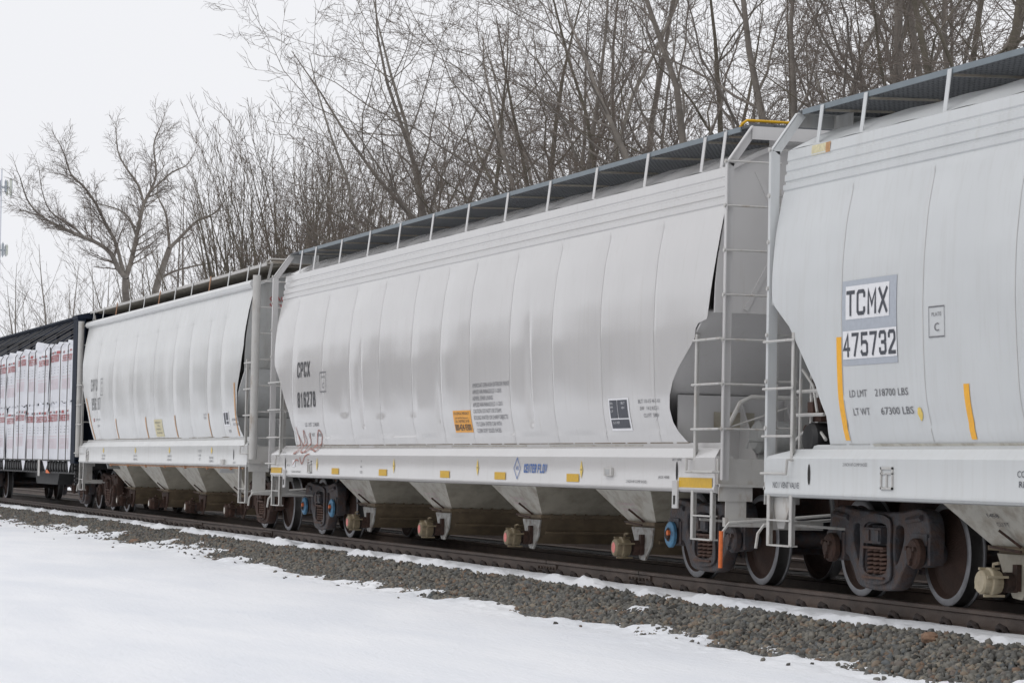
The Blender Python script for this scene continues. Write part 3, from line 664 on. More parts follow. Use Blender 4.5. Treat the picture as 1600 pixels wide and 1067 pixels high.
            mb.build('end_walkway', 'walk_grate', root)
        else:
            mb = MB(); mb.box(xl+.004, xl+s*.6, -1.3, 1.3, 4.52, 4.55); mb.build('end_walkway', 'walk_tan', root)
            mb = MB()
            for q in (-1, 1): mb.bar((xl+s*.05, q*1.3, 4.53), (xl+s*.35, q*1.3, 4.25), .04, .01)
            mb.build('end_walk_bracket', T, root)
        # corner plate, uncoupling lever
        mb = MB(); mb.box(E-s*.05, E-s*.065, -1.58, -1.22, zs0-.07, zs0+.09); mb.box(E-s*.04, E-s*.055, -1.5, -1.28, .62, zs0-.06); mb.box(E-s*.03, E-s*.10, -1.52, -.98, .60, .69)
        mb.build('corner_bracket', T, root)
        mb = MB(); xv = E-s*.20
        mb.tube([(xv, -1.60, .42), (xv, -1.58, .56), (xv, -1.52, .64), (xv, -1.30, .655), (xv, -.3, .74), (xv, -.02, .80)], .016, 6); lev = mb.build('uncoupling_lever', T, root)
        if P.get('orange') and right:
            mb = MB(); mb.tube([(xv, -1.605, .20), (xv, -1.602, .56)], .022, 8); mb.build('lever_grip', 'orange_paint', lev)
        mb = MB(); mb.tube([(E+s*.50, -1.55, .66), (E+s*.62, -.88, .62)], .014, 6); mb.build('brake_rod', T, root)
    # side sill
    st = P['sill_top']; y0 = 1.60
    fold = P.get('fold', .09)
    lo = [(-1.40, zs0+.015), (-1.555, zs0+.002), (-1.590, zs0+.012), (-1.605, zs0+.035), (-1.605, zs0+.06), (-1.598, zs0+.075), (-y0, zd+.012), (-y0+.012, zd+.03)]
    hi = [(-y0+.012, zd+.03), (-1.545, st-.015), (-1.535, st), (-side(0, seam)*-1 if 0 else side(0, seam)-.004, st+.006), (side(0, seam)-.001, seam+.003)]
    for sgn in (1, -1):
        mb = MB(); mb.strip([(sgn*a, b) for a, b in lo], XL, XR, 1)
        ch = P.get('chamf', (.48, .04))
        n = len(hi); o = []
        for xa, xb_ in ((XL, XL+ch[0]), (XR, XR-ch[1])):
            pass
        L0 = [(XL+ch[0]*((z-hi[0][1])/(hi[-1][1]-hi[0][1])), sgn*y, z) for y, z in hi]; R0 = [(XR-ch[1]*((z-hi[0][1])/(hi[-1][1]-hi[0][1])), sgn*y, z) for y, z in hi]
        mb.add(L0+R0, [(i, n+i, n+i+1, i+1) for i in range(n-1)])
        # end caps of the sill
        for xx in (XL, XR): mb.add([(xx, sgn*a, b) for a, b in lo]+[(xx, sgn*-1.40*-1 if 0 else sgn*-1.40, zd+.03)], [tuple(range(len(lo)+1))])
        mb.box(XL+.02, XR-.02, sgn*-1.42, sgn*-1.40, zs0+.014, zd)
        sl_ = mb.build('side_sill', B, root, sharp=28)
        if sgn == 1: sill = sl_
    sillf = lambda x, z: -1.6
    # rust line where body meets sill
    mb = MB(); rr = random.Random(3); x = XL+inL(seam)+.02
    while x < XR-inR(seam)-.05:
        L_ = rr.uniform(.15, .9); mb.box(x, min(x+L_, XR-inR(seam)), side(0, seam)-.006, side(0, seam)+.01, seam+.002, seam+.010); x += L_+rr.uniform(.01, .12)
    mb.build('seam_line', P.get('seamline', 'trough'), near)
    # slots and pads on the sill
    for E, s in ((XL, 1), (XR, -1)):
        mb = MB(); xx = E+s*1.02; mb.lathe([(0, 0), (.028, 0)], (xx, -1.604, 0), 16); mb.v = [(xx+(a-xx)*1, b, zs0+.22+c*3.4) for a, b, c in mb.v]; mb.build('sill_slot', 'slot_dark', sill)
        if P.get('pads') and not (s == -1 and P.get('padL')):
            mb = MB(); xx = E+s*1.02; mb.box(xx-.07, xx+.07, -1.625, -1.606, zs0-.16, zs0+.12); mb.build('jacking_pad', B, root)
            mb = MB(); mb.box(xx-.022, xx+.022, -1.631, -1.626, zs0-.12, zs0-.03); mb.build('pad_slot', 'slot_dark', root)
    # hopper pockets, chutes and outlets
    zg = .56
    for cx in P['pockets']:
        mb = MB(); zt = 1.40; ht = .42+(zt-zg)*1.30
        yb, yt = .88, 1.19
        sx_ = (.90-.42)/(.92-zg)
        z2 = .94
        # end (slope) sheets facing along the car
        for q in (-1, 1):
            mb.hexa([(cx+q*.42, -yb, zg), (cx+q*.42, yb, zg), (cx+q*(.42+.005), yb, zg), (cx+q*(.425), -yb, zg)],
                    [(cx+q*1.55, -1.48, 1.41), (cx+q*1.55, 1.48, 1.41), (cx+q*1.56, 1.48, 1.41), (cx+q*1.56, -1.48, 1.41)])
        mb.build('hopper_pocket', P.get('chute', 'chute'), root)
        for q in (-1, 1):
            mb = MB(); mb.add([(cx-.42, q*yb, zg), (cx+.42, q*yb, zg), (cx+1.55, q*1.48, 1.41), (cx-1.55, q*1.48, 1.41)], [(0, 1, 2, 3)]); mb.build('pocket_side', 'chute_light', root)
        mb = MB(); mb.box(cx-.46, cx+.46, -yb-.03, yb+.03, zg-.035, zg+.004)
        for k in range(12):
            yy = -yb+.12+k*.15
            for q in (-1, 1): mb.box(cx+q*.44-.015, cx+q*.44+.015, yy-.015, yy+.015, zg-.05, zg+.02)
        mb.build('gate_flange', 'trough', root)
        mb = MB(); mb.prism([(cx-.36, zg-.036), (cx+.36, zg-.036), (cx+.30, .36), (cx+.14, .20), (cx-.14, .20), (cx-.30, .36)], 'y', -.86, .86)
        mb.tube([(cx+.33, -.8, .34), (cx+.33, .8, .34)], .02, 6); mb.build('outlet_trough', 'trough', root)
        mb = MB(); mb.prism([(cx-.34, .50), (cx+.36, .50), (cx+.30, .30), (cx+.10, .13), (cx-.05, .14), (cx-.20, .30)], 'y', -.885, -.865)
        mb.build('outlet_end_plate', P.get('plate', 'plate_steel'), root)
        mb = MB(); mb.cyl((cx, -.86, .27), (cx, -1.0, .27), .085, 16); mb.box(cx+.02, cx+.10, -.93, -.89, .20, .42); mb.bar((cx+.12, -.9, .56), (cx-.0, -1.05, .70), .02, .02); mb.bar((cx-.25, -1.0, .56), (cx+.30, -1.0, .53), .015, .02); mb.build('outlet_valve', 'truck_brown', root)
        mb = MB(); mb.lathe([(0, -.13), (.085, -.13), (.10, -.115), (.105, -.06), (.125, -.05), (.125, -.03), (.11, .0), (.095, .05), (0, .05)], (cx-.03, -1.08, .27), 14)
        for k in range(4):
            a = k*math.pi/2+.4; mb.bar((cx-.03+.12*math.cos(a), -1.19, .27+.12*math.sin(a)), (cx-.03+.12*math.cos(a), -1.0, .27+.12*math.sin(a)), .02, .02)
        mb.tube([(cx-.03, -1.08, .39), (cx-.03, -1.08, .42), (cx+.03, -1.06, .43)], .014, 6)
        cap = mb.build('outlet_cap', P.get('cap', 'outlet_cap'), root)
        if P.get('capface'):
            mb = MB(); mb.lathe([(0, 0), (.06, 0)], (cx-.03, -1.2125, .27), 14); mb.build('cap_decal', P['capface'], cap)
    # running boards (walkways) and their posts
    xs0, xs1 = P['walk']
    for sgn in (-1, 1):
        mb = MB(); wz = P.get('walkz', 4.58); mt = P.get('walkmat', 'walk_grate')
        x0, x1 = xs0, xs1
        nb_ = 16
        for k in range(nb_):
            y = 1.31-.74*k/(nb_-1); mb.box(x0, x1, sgn*(y-.006), sgn*(y+.006), wz-.03, wz-.004)
        mb.box(x0, x1, sgn*.57, sgn*1.31, wz-.034, wz-.0305) if P.get('solid') else None
        k = x0
        while k < x1: mb.box(k, k+.02, sgn*.57, sgn*1.31, wz-.028, wz-.008); k += .10
        wk = mb.build('walkway', mt, root)
        mb = MB(); mb.box(x0-.02, x1+.02, sgn*1.318, sgn*1.332, wz-.045, wz+.006); mb.build('walkway_edge', P.get('edgemat', 'walk_edge'), wk)
        mb = MB(); mb.box(x0, x1, sgn*.545, sgn*.56, wz-.06, wz-.0); mb.build('walkway_edge', 'walk_tan', wk)
    for i, x in enumerate(P['posts']):
        for sgn in (-1, 1):
            if sgn == 1 and i % 2: continue
            mb = MB(); pw = P.get('postw', .035)
            mb.hexa([(x-pw, sgn*1.385, 4.21), (x+pw, sgn*1.385, 4.21), (x+pw, sgn*1.378, 4.21), (x-pw, sgn*1.378, 4.21)], [(x-pw, sgn*1.342, 4.575), (x+pw, sgn*1.342, 4.575), (x+pw, sgn*1.334, 4.575), (x-pw, sgn*1.334, 4.575)])
            mb.build('walkway_post', 'rust_post' if i in P.get('rusty', ()) else B, root)
            mb = MB(); mb.bar((x, sgn*1.30, 4.525), (x, sgn*.60, 4.545), .035, .02); mb.build('walkway_bracket', P.get('brk', 'walk_tan'), root)
    for i, (x, fm, caps) in enumerate(P['trucks']): truck(root, x, fm, caps)
    return root, near, sill, surf, sillf

PROF_A = [(1.40, 1.462), (1.52, 1.498), (1.64, 1.528), (1.74, 1.550), (1.80, 1.560), (1.9, 1.568), (2.2, 1.588), (2.6, 1.604), (3.0, 1.598), (3.4, 1.560), (3.74, 1.492), (3.80, 1.472), (3.812, 1.486), (3.86, 1.484), (3.870, 1.458), (3.89, 1.456), (3.90, 1.468), (3.955, 1.466), (3.968, 1.446), (3.985, 1.444), (3.998, 1.455), (4.055, 1.452), (4.068, 1.433), (4.085, 1.431), (4.098, 1.442), (4.19, 1.430), (4.20, 1.41)]
ROOF_A = [(1.41, 4.20), (1.35, 4.235), (1.14, 4.345), (.84, 4.47), (.5, 4.515), (.25, 4.53), (0, 4.535)]
END_A = [(1.40, 1.17), (1.66, 1.22), (1.95, 1.05), (2.2, .80), (2.5, .50), (2.72, .14), (2.80, .10), (3.4, .07), (4.3, .03)]
END_B = [(1.40, .96), (1.45, 1.08), (1.53, 1.22), (1.64, 1.33), (1.78, 1.375), (1.92, 1.345), (2.06, 1.25), (2.2, 1.07), (2.32, .86), (2.42, .68), (2.50, .57), (2.57, .56), (2.63, .48), (2.66, .26), (2.70, .24), (3.0, .17), (3.4, .10), (4.3, .10)]

# ---- middle car
posts_mid = [-18.97, -18.05]+[-16.42+1.655*k for k in range(10)]+[-.97]
MID, near, sill, surf, sillf = covered_hopper(dict(XL=-19.73, XR=-.47, z0=.92, zdeck=1.265, seam=1.425, sill_top=1.372, profile=PROF_A, roof=ROOF_A, endL=END_A, endR=END_B,
    paint='paint_warm', label='clean warm grey covered hopper car marked CPCX 816278 in the middle of the train', seams=[-18.46, -16.52, -14.87, -13.23, -11.56, -10.15, -8.87, -7.21, -5.58, -3.92, -2.28],
    dents=[(-14.15, 1.72, 3.1, .10, .030), (-10.28, 1.75, 2.4, .09, .020), (-6.42, 1.68, 3.3, .12, .034), (-15.2, 1.9, 2.5, .25, .012), (-13.2, 1.85, 2.6, .3, .012), (-11.5, 1.85, 2.6, .3, .01)],
    pockets=[-16.2, -12.25, -8.35, -4.38], walk=(-19.2, -.62), posts=posts_mid, trucks=[(-2.07, 'truck_grey', ('cap_blue', 'truck_grey')), (-18.56, 'truck_grey', ('cap_blue', 'cap_blue'))],
    pads=True, orange=True, capface='pink_decal'))
# ---- right car
posts_r = [.655+.75, 2.36]+[4.02+1.66*k for k in range(9)]+[18.0]
RIGHT, nearR, sillR, surfR, _ = covered_hopper(dict(XL=.80, XR=19.9, z0=.91, zdeck=1.262, seam=1.40, sill_top=1.36, profile=PROF_A, roof=ROOF_A, endL=END_A, endR=END_B,
    paint='paint_cool', label='pale blue grey covered hopper car marked TCMX 475732 at the right edge', seams=[2.44, 4.08, 5.7, 7.3, 8.9, 10.5, 12.1, 13.7, 15.3, 16.9, 18.5], pockets=[4.45, 8.35, 12.3, 16.2], walk=(.95, 19.6), posts=posts_r,
    trucks=[(2.1, 'truck_grey', ('truck_brown', 'truck_brown')), (18.5, 'truck_grey', ('truck_brown', 'truck_brown'))], cap='outlet_pale', plate='chute', chute='chute_light', lad_out=0.0, sl=.60, slz=2.44, chamf=(.90, .04), seamline='steel_grey'))
# ---- left car
PROF_L = [(1.55, 1.465), (1.67, 1.500), (1.79, 1.530), (1.90, 1.550), (1.98, 1.560), (2.1, 1.57), (2.5, 1.60), (2.9, 1.604), (3.3, 1.59), (3.74, 1.53), (4.0, 1.475), (4.18, 1.44), (4.20, 1.43)]
ROOF_L = [(1.43, 4.20), (1.36, 4.235), (1.14, 4.32), (.84, 4.41), (.5, 4.46), (.25, 4.47), (0, 4.475)]
END_L = [(1.55, 1.25), (1.8, 1.15), (2.2, .85), (2.6, .45), (2.9, .25), (3.3, .10), (4.3, .0)]
END_M = [(1.55, .75), (1.7, .9), (2.0, 1.0), (2.4, .9), (2.65, .75), (2.75, .40), (3.3, .2), (3.6, .42), (3.62, .40), (4.3, .40)]
END_M = [(1.55, .75), (1.7, .9), (2.0, 1.0), (2.4, .88), (2.75, .62), (3.15, .42), (4.3, .40)]
posts_l = [-38.9, -37.6]+[-35.95+1.64*k for k in range(8)]+[-22.9, -22.0]
LEFT, nearL, sillL, surfL, _ = covered_hopper(dict(XL=-38.95, XR=-21.55, z0=1.06, zdeck=1.42, seam=1.58, sill_top=1.53, profile=PROF_L, roof=ROOF_L, endL=END_L, endR=END_M,
    paint='paint_aged', label='weathered cream grey covered hopper car with blue tinged lower sides, left of the middle hopper', seams=[-36.8, -34.87, -32.39, -30.16, -28.21, -26.68, -25.07, -23.86], pockets=[-36.1, -32.35, -28.6, -25.0], walk=(-39.6, -21.6), posts=posts_l,
    trucks=[(-22.70, 'truck_brown', ('truck_brown', 'truck_brown')), (-38.10, 'truck_brown', ('truck_brown', 'truck_brown'))], bent=False, lad_out=-.28 if 0 else .33, walkz=4.54, walkmat='walk_tan', solid=True, edgemat='trim_grey', rusty=(2, 5, 8), cap='truck_brown', capface='chute_light', eave_tube=True, plate='truck_brown', end_mat='steel_grey', postw=.03, sl=.2, slz=2.9, dents=[]))

# ------------------------------------------------------------------ lettering and decals
def L1(parent, matn, items, srf, name='lettering', bold=0.):
    mb = MB()
    for it in items:
        letter(mb, it[0], it[1], it[2], it[3]/.69, srf, width=it[4], bold=it[5] if len(it) > 5 else bold, slant=it[6] if len(it) > 6 else 0)
    return mb.build(name, matn, parent)
# middle car: (text, x, z of baseline, cap height, width)
for tx_, z_, w_ in (('CPCX', 2.49, .82), ('816278', 2.02, 1.12)):
    mb = MB(); gothic(mb, tx_, -18.02, z_, .24, w_, surf, .17, gap=.32, tx=.20); mb.build('reporting_mark', 'letter_black', near)
L1(near, 'letter_grey', [('LD  LMT  218600', -17.62, 1.72, .06, .82), ('LT   WT    67400', -17.52, 1.56, .055, .80)], surf)
def framed(parent, x0, x1, z0, z1, srf, t, matn, txt1, txt2):
    mb = MB()
    patch(mb, x0, x1, z1-t, z1, srf, .006, 1); patch(mb, x0, x1, z0, z0+t, srf, .006, 1); patch(mb, x0, x0+t*.7, z0+t, z1-t, srf, .006, 3); patch(mb, x1-t*.7, x1, z0+t, z1-t, srf, .006, 3)
    w_ = x1-x0
    letter(mb, txt1, x0+w_*.2, z0+(z1-z0)*.68, (z1-z0)*.12/.69, srf, width=w_*.6); letter(mb, txt2, x0+w_*.35, z0+(z1-z0)*.2, (z1-z0)*.26/.69, srf, width=w_*.3)
    return mb.build('plate_box', matn, parent)
framed(near, -16.62, -16.24, 2.235, 2.545, surf, .016, 'letter_grey', 'PLATE', 'C')
para = ['AMERCOAT DERA-KISH EXTERIOR PAINT', 'APPLIED AIR-PARAGOULD 11-2015', 'HEMPEL 35400 LINING', 'APPLIED AIR-PARAGOULD 11-2015', 'CAUTION: DO NOT USE STEAM,', 'BOILING WATER OR SHARP OBJECTS', 'TO CLEAN. ENTER CAR WITH', 'CLEAN SOFT SOLED SHOES.']
wd = [1.50, 1.20, .84, 1.22, 1.16, 1.38, 1.05, 1.0]
L1(near, 'letter_grey', [(t, -8.72+(.05 if i > 5 else 0), 2.14-i*.081, .052, wd[i]) for i, t in enumerate(para)], surf, 'paint_notice')
mb = MB(); patch(mb, -9.56, -8.86, 1.58, 1.86, surf, .0045, 6, 0, 4); dc = mb.build('emergency_decal', 'orange_decal', near)
L1(dc, 'letter_black', [('FOR CHEMICAL EMERGENCY', -9.51, 1.805, .034, .60, 0), ('Spill Leak Fire Exposure', -9.46, 1.755, .022, .50), ('CALL CHEMTREC 24 HR', -9.49, 1.705, .034, .56, 0), ('800-424-9300', -9.52, 1.605, .080, .62, .01)], lambda x, z: surf(x, z)-.003)
mb = MB(); patch(mb, -3.70, -3.04, 1.565, 1.915, surf, .0045, 6, 0, 4); pn = mb.build('stencil_panel', 'decal_white', near)
mb = MB(); patch(mb, -3.66, -3.42, 1.70, 1.895, surf, .008, 4, 0, 2); patch(mb, -3.40, -3.09, 1.70, 1.895, surf, .008, 4, 0, 2); patch(mb, -3.66, -3.09, 1.59, 1.685, surf, .008, 3, 0, 3)
mb.build('stencil_field', 'letter_navy', pn)
L1(pn, 'decal_white', [('STA', -3.64, 1.85, .022, .10), ('AAR', -3.64, 1.81, .022, .10), ('LT', -3.62, 1.765, .022, .08), ('BLT', -3.27, 1.85, .024, .12), ('NEW', -3.27, 1.80, .022, .10), ('12-15 TEST', -3.60, 1.64, .024, .22)], lambda x, z: surf(x, z)-.005)
L1(near, 'letter_grey', [('BLT 10-15 4-2-10', -2.74, 1.85, .040, .62), ('EW   14-2 KC5-1', -2.70, 1.775, .040, .52), ('CU FT  5800', -2.62, 1.70, .040, .42)], surf)
# middle sill
for x, w_ in ((-15.5, .42), (-12.82, .42), (-9.78, .42), (-7.42, .44), (-4.72, .42)):
    mb = MB(); patch(mb, x-w_/2, x+w_/2, .995, 1.085, sillf, .006, 1); mb.build('yellow_reflector', 'yellow_reflector', sill)
mb = MB(); patch(mb, -1.42, -.52, .975, 1.075, sillf, .006, 1); mb.build('yellow_reflector', 'yellow_reflector', sill)
mb = MB(); patch(mb, -19.70, -18.95, .985, 1.075, sillf, .006, 1); mb.build('yellow_reflector', 'yellow_reflector', sill)
for x in (-16.62, -12.25, -8.35, -4.43):
    mb = MB(); mb.add([(x-.05, -1.606, 1.13), (x, -1.606, 1.03), (x+.05, -1.606, 1.13), (x, -1.606, 1.24)], [(0, 1, 2, 3)]); mb.build('diamond_decal', 'yellow_pale', sill)
L1(sill, 'letter_grey', [('VIB', x-.035, 1.125, .02, .07) for x in (-16.62, -12.25, -8.35, -4.43)], lambda x, z: -1.602)
mb = MB(); gothic(mb, 'CENTER', -6.50, 1.085, .105, .46, sillf, .22, gap=.25, slant=.25, tx=.20); gothic(mb, 'FLOW', -5.99, 1.085, .105, .34, sillf, .22, gap=.25, slant=.25, tx=.20); mb.build('sill_wordmark', 'letter_blue', sill)
mb = MB(); x, z = -6.75, 1.135
for a, b in (((x, z+.125), (x+.13, z)), ((x+.13, z), (x, z-.125)), ((x, z-.125), (x-.13, z)), ((x-.13, z), (x, z+.125))):
    mb.add([(a[0], -1.606, a[1]-.009), (a[0], -1.606, a[1]+.009), (b[0], -1.606, b[1]+.009), (b[0], -1.606, b[1]-.009)], [(0, 1, 2, 3)])
letter(mb, 'ARI', x-.06, z-.022, .05/.69, sillf, width=.12); mb.build('sill_emblem', 'letter_blue', sill)
L1(sill, 'letter_black', [('LIFT HERE', -1.62, 1.245, .022, .26), ('JACK HERE', -2.02, 1.06, .026, .32), ('2 INCH HF COMP SHOES', -2.98, 1.005, .03, .62), ('JACK', -18.60, 1.10, .03, .20), ('2 INCH HF COMP SHOES', -18.30, 1.0, .03, .62), ('LIFT HERE', -18.88, 1.30, .02, .22), ('E', -14.0, 1.18, .03, .03), ('IB', -14.03, 1.10, .03, .06), ('KUD', -14.06, 1.02, .035, .12)], sillf)
mb = MB(); mb.box(-3.62, -3.38, -1.63, -1.6, 1.07, 1.16); mb.build('tag_holder', 'trim_grey', sill)
mb = MB(); mb.box(-3.58, -3.44, -1.6335, -1.63, 1.085, 1.145); mb.build('tag_holder_face', 'steel_grey', sill)
def card_holder(x, z, parent, w_=.24, h=.19):
    mb = MB()
    for a, b, c, d in ((x, x+.02, z, z+h), (x+w_-.02, x+w_, z, z+h), (x, x+w_, z, z+.018), (x, x+w_, z+h-.018, z+h), (x+w_*.45, x+w_*.55, z+.02, z+h*.7), (x, x+w_, z+h*.68, z+h*.74)): mb.box(a, b, -1.612, -1.6005, c, d)
    return mb.build('card_holder', 'trim_grey', parent)
card_holder(-17.22, 1.0, sill); card_holder(3.34, 1.015, sillR)
mb = MB(); patch(mb, -18.22, -18.05, 1.09, 1.20, sillf, .005, 1); mb.build('white_tag', 'decal_white', sill)
# graffiti scrawl
mb = MB(); gr = random.Random(9)
def scr(pts, r=.010):
    pp = []
    for i in range(len(pts)-1):
        for k in range(5):
            t = k/5; p0 = pts[max(i-1, 0)]; p1 = pts[i]; p2 = pts[i+1]; p3 = pts[min(i+2, len(pts)-1)]
            c = [.5*((2*p1[j])+(-p0[j]+p2[j])*t+(2*p0[j]-5*p1[j]+4*p2[j]-p3[j])*t*t+(-p0[j]+3*p1[j]-3*p2[j]+p3[j])*t**3) for j in (0, 1)]; pp.append(c)
    for a, b in zip(pp[:-1], pp[1:]):
        d = Vector((b[0]-a[0], b[1]-a[1])).normalized() if (a[0] != b[0] or a[1] != b[1]) else Vector((1, 0)); nn = (-d[1]*r*1.6, d[0]*r)
        f = lambda x, z: (surf(x, z) if z > 1.43 else float(np.interp(z, [1.29, 1.36, 1.43], [-1.6, -1.55, -1.505])))-.007
        q = [(a[0]-nn[0], a[1]-nn[1]), (a[0]+nn[0], a[1]+nn[1]), (b[0]+nn[0], b[1]+nn[1]), (b[0]-nn[0], b[1]-nn[1])]
        mb.add([(x, f(x, z), z) for x, z in q], [(0, 1, 2, 3)])
for st in ([(-18.25, 1.62), (-18.05, 1.40), (-18.2, 1.30), (-17.95, 1.36), (-17.8, 1.66), (-17.72, 1.52), (-17.85, 1.36), (-17.6, 1.33), (-17.45, 1.55), (-17.4, 1.62), (-17.5, 1.45), (-17.55, 1.32), (-17.3, 1.38), (-17.15, 1.35)],
           [(-17.2, 1.36), (-16.95, 1.60), (-16.85, 1.66), (-16.72, 1.58), (-16.85, 1.45), (-17.1, 1.38), (-16.9, 1.34), (-16.7, 1.42)], [(-18.2, 1.12), (-18.0, 1.20), (-17.8, 1.18)], [(-17.75, 1.24), (-17.6, 1.14), (-17.4, 1.26), (-17.1, 1.30)], [(-17.2, 1.22), (-17.18, 1.15)], [(-18.3, 1.72), (-18.2, 1.50), (-18.28, 1.40)]):
    scr(st)
mb.build('graffiti', 'graffiti_red', near)
# right car
mb = MB(); patch(mb, 2.46, 3.60, 2.44, 2.85, surfR, .0045, 6, 0, 6); patch(mb, 2.46, 3.60, 2.10, 2.44, surfR, .0045, 6, 0, 6); gp = mb.build('number_ground', 'decal_grey', nearR)
mb = MB(); patch(mb, 2.55, 3.46, 2.505, 2.80, surfR, .0075, 6, 0, 6); patch(mb, 2.48, 3.60, 2.155, 2.405, surfR, .0075, 6, 0, 6); mb.build('number_panel', 'decal_white', gp)
for tx_, x_, z_, w_, h_ in (('TCMX', 2.57, 2.535, .86, .225), ('475732', 2.49, 2.175, 1.09, .21)):
    mb = MB(); gothic(mb, tx_, x_, z_, h_, w_, lambda x, z: surfR(x, z)-.005, .15, gap=.26, tx=.17); mb.build('reporting_mark', 'letter_navy', gp)
framed(nearR, 4.20, 4.49, 2.285, 2.545, surfR, .010, 'letter_grey', 'PLATE', 'C')
L1(nearR, 'letter_grey', [('LD LMT', 2.58, 1.82, .062, .36), ('218700 LBS', 3.10, 1.82, .062, .66), ('LT WT', 2.62, 1.66, .062, .34), ('67300 LBS', 3.18, 1.66, .062, .64)], surfR)
for a, zt in ((2.34, 2.36), (4.78, 1.89), (7.6, 1.89), (10.4, 1.89)):
    mb = MB(); patch(mb, a, a+.095, 1.44, zt, surfR, .005, 10, 0, 1); mb.build('yellow_strip', 'yellow_strip', nearR)
mb = MB(); x, z = 3.93, 1.66; mb.add([(x+dx, surfR(x+dx, z+dz)-.005, z+dz) for dx, dz in ((-.05, 0), (-.02, -.05), (0, -.065), (.03, -.04), (.05, 0), (.03, .045), (0, .055), (-.03, .045))], [tuple(range(8))]); mb.build('round_decal', 'yellow_pale', nearR)
L1(sillR, 'letter_navy', [('NO.1 VENT VALVE', 1.0, 1.0, .055, .60), ('CONTINUOUS FLOW', 5.80, 1.14, .05, .9), ('REPAIR TRACK', 5.83, 1.06, .05, .8)], sillf)
L1(sillR, 'letter_grey', [('2 INCH HF COMP SHOES', 2.56, 1.21, .028, .50)], sillf)
# stencils on the first pocket of the right car
mb = MB(); sl_ = lambda x, z: -float(np.interp(z, [.56, 1.41], [.88, 1.48]))
letter(mb, '1458', 4.28, .80, .05, sl_, width=.20, lift=.01); letter(mb, 'CU FT', 4.36, .73, .05, sl_, width=.22, lift=.01); mb.build('chute_stencil', 'letter_grey', RIGHT)
mb = MB()
for cx in (-16.2, -12.25, -8.35, -4.38):
    letter(mb, 'TO OPEN GATE', cx-.42, .74, .045, sl_, width=.55, lift=.01); letter(mb, 'TURN HANDLE', cx-.38, .68, .045, sl_, width=.5, lift=.01)
mb.build('chute_stencil', 'letter_pink', MID)
# faded rust mark on the right car's top band
mb = MB(); patch(mb, 1.40, 1.75, 4.09, 4.185, surfR, .004, 2); mb.build('faded_mark', 'cream_decal', nearR)
mb = MB(); patch(mb, 1.72, 1.82, 4.09, 4.185, surfR, .0055, 2); mb.build('faded_mark', 'faded_orange', nearR)
# left car
for tx_, x_, z_, w_ in (('CHVX', -37.55, 2.66, .82), ('896107', -37.45, 2.24, 1.15)):
    mb = MB(); gothic(mb, tx_, x_, z_, .26, w_, surfL, .09, gap=.75, tx=.12); mb.build('reporting_mark', 'letter_black', nearL)
framed(nearL, -36.28, -36.0, 2.55, 2.92, surfL, .016, 'letter_grey', 'PLATE', 'C')
L1(nearL, 'letter_grey', [('LD LMT 217000', -37.05, 2.0, .05, .6), ('LT WT', -36.9, 1.86, .05, .3), ('REPAINTED', -22.95, 1.86, .045, .55), ('BLT 8-98', -22.9, 1.78, .045, .45), ('CU FT', -25.4, 1.98, .04, .25), ('5250', -25.4, 1.92, .04, .2), ('SPV', -23.4, 1.66, .05, .22)], surfL)
mb = MB(); patch(mb, -37.3, -37.2, 1.98, 2.06, surfL, .006, 1); mb.build('red_mark', 'letter_red', nearL)
mb = MB(); patch(mb, -23.72, -23.2, 1.78, 2.03, surfL, .0045, 4, 0, 2); pn = mb.build('stencil_panel', 'decal_white', nearL)
mb = MB(); patch(mb, -23.66, -23.5, 1.81, 2.01, surfL, .008, 4); patch(mb, -23.44, -23.26, 1.88, 2.01, surfL, .008, 4); patch(mb, -23.44, -23.26, 1.81, 1.86, surfL, .008, 4); mb.build('stencil_field', 'letter_navy', pn)
mb = MB(); patch(mb, -30.3, -29.45, 1.62, 1.96, surfL, .0045, 4, 0, 2); dc = mb.build('notice_decal', 'cream_decal', nearL)
L1(dc, 'letter_grey', [('EMERGENCY', -30.2, 1.88, .035, .6), ('CALL', -30.0, 1.82, .035, .3), ('CHEMTREC', -30.15, 1.75, .035, .5), ('800 424 9300', -30.15, 1.68, .035, .55)], lambda x, z: surfL(x, z)-.003)
for x, zt, sk in ((-37.62, 2.52, .9), (-34.55, 2.02, .18), (-31.15, 2.02, .18), (-28.1, 2.02, .18), (-25.0, 2.02, .18), (-22.62, 2.52, .2)):
    mb = MB()
    if sk > .5:
        for k in range(8):
            za = 1.60+k*(zt-1.6)/8; zb = 1.60+(k+1)*(zt-1.6)/8; xa = -37.72+.12+float(np.interp(za, [q[0] for q in END_L], [q[1] for q in END_L]))-1.27; xb = -37.72+.12+float(np.interp(zb, [q[0] for q in END_L], [q[1] for q in END_L]))-1.27
            xa, xb = xa+.1, xb+.1
            mb.add([(xa, surfL(xa, za)-.006, za), (xa+.10, surfL(xa+.1, za)-.006, za), (xb+.10, surfL(xb+.1, zb)-.006, zb), (xb, surfL(xb, zb)-.006, zb)], [(0, 1, 2, 3)])
    else: patch(mb, x-.045, x+.045, 1.60, zt, surfL, .006, 8)
    mb.build('faded_strip', 'faded_orange', nearL)
L1(sillL, 'letter_grey', [('JACK HERE', -35.9, 1.22, .04, .45), ('REPAIR', -35.9, 1.15, .04, .4), ('JACK', -32.1, 1.22, .04, .4), ('REPAIR', -32.1, 1.15, .04, .4), ('LUBRICATE', -28.5, 1.22, .04, .4), ('REPAIR', -28.5, 1.15, .04, .4), ('COTS', -25.6, 1.32, .04, .3), ('LUB', -25.55, 1.24, .04, .2), ('IDT', -25.5, 1.17, .04, .15), ('BRAKE', -24.6, 1.20, .04, .35), ('LINING', -24.6, 1.14, .04, .35), ('JACK', -22.6, 1.12, .04, .2), ('LIFT', -37.9, 1.36, .035, .25)], sillf)
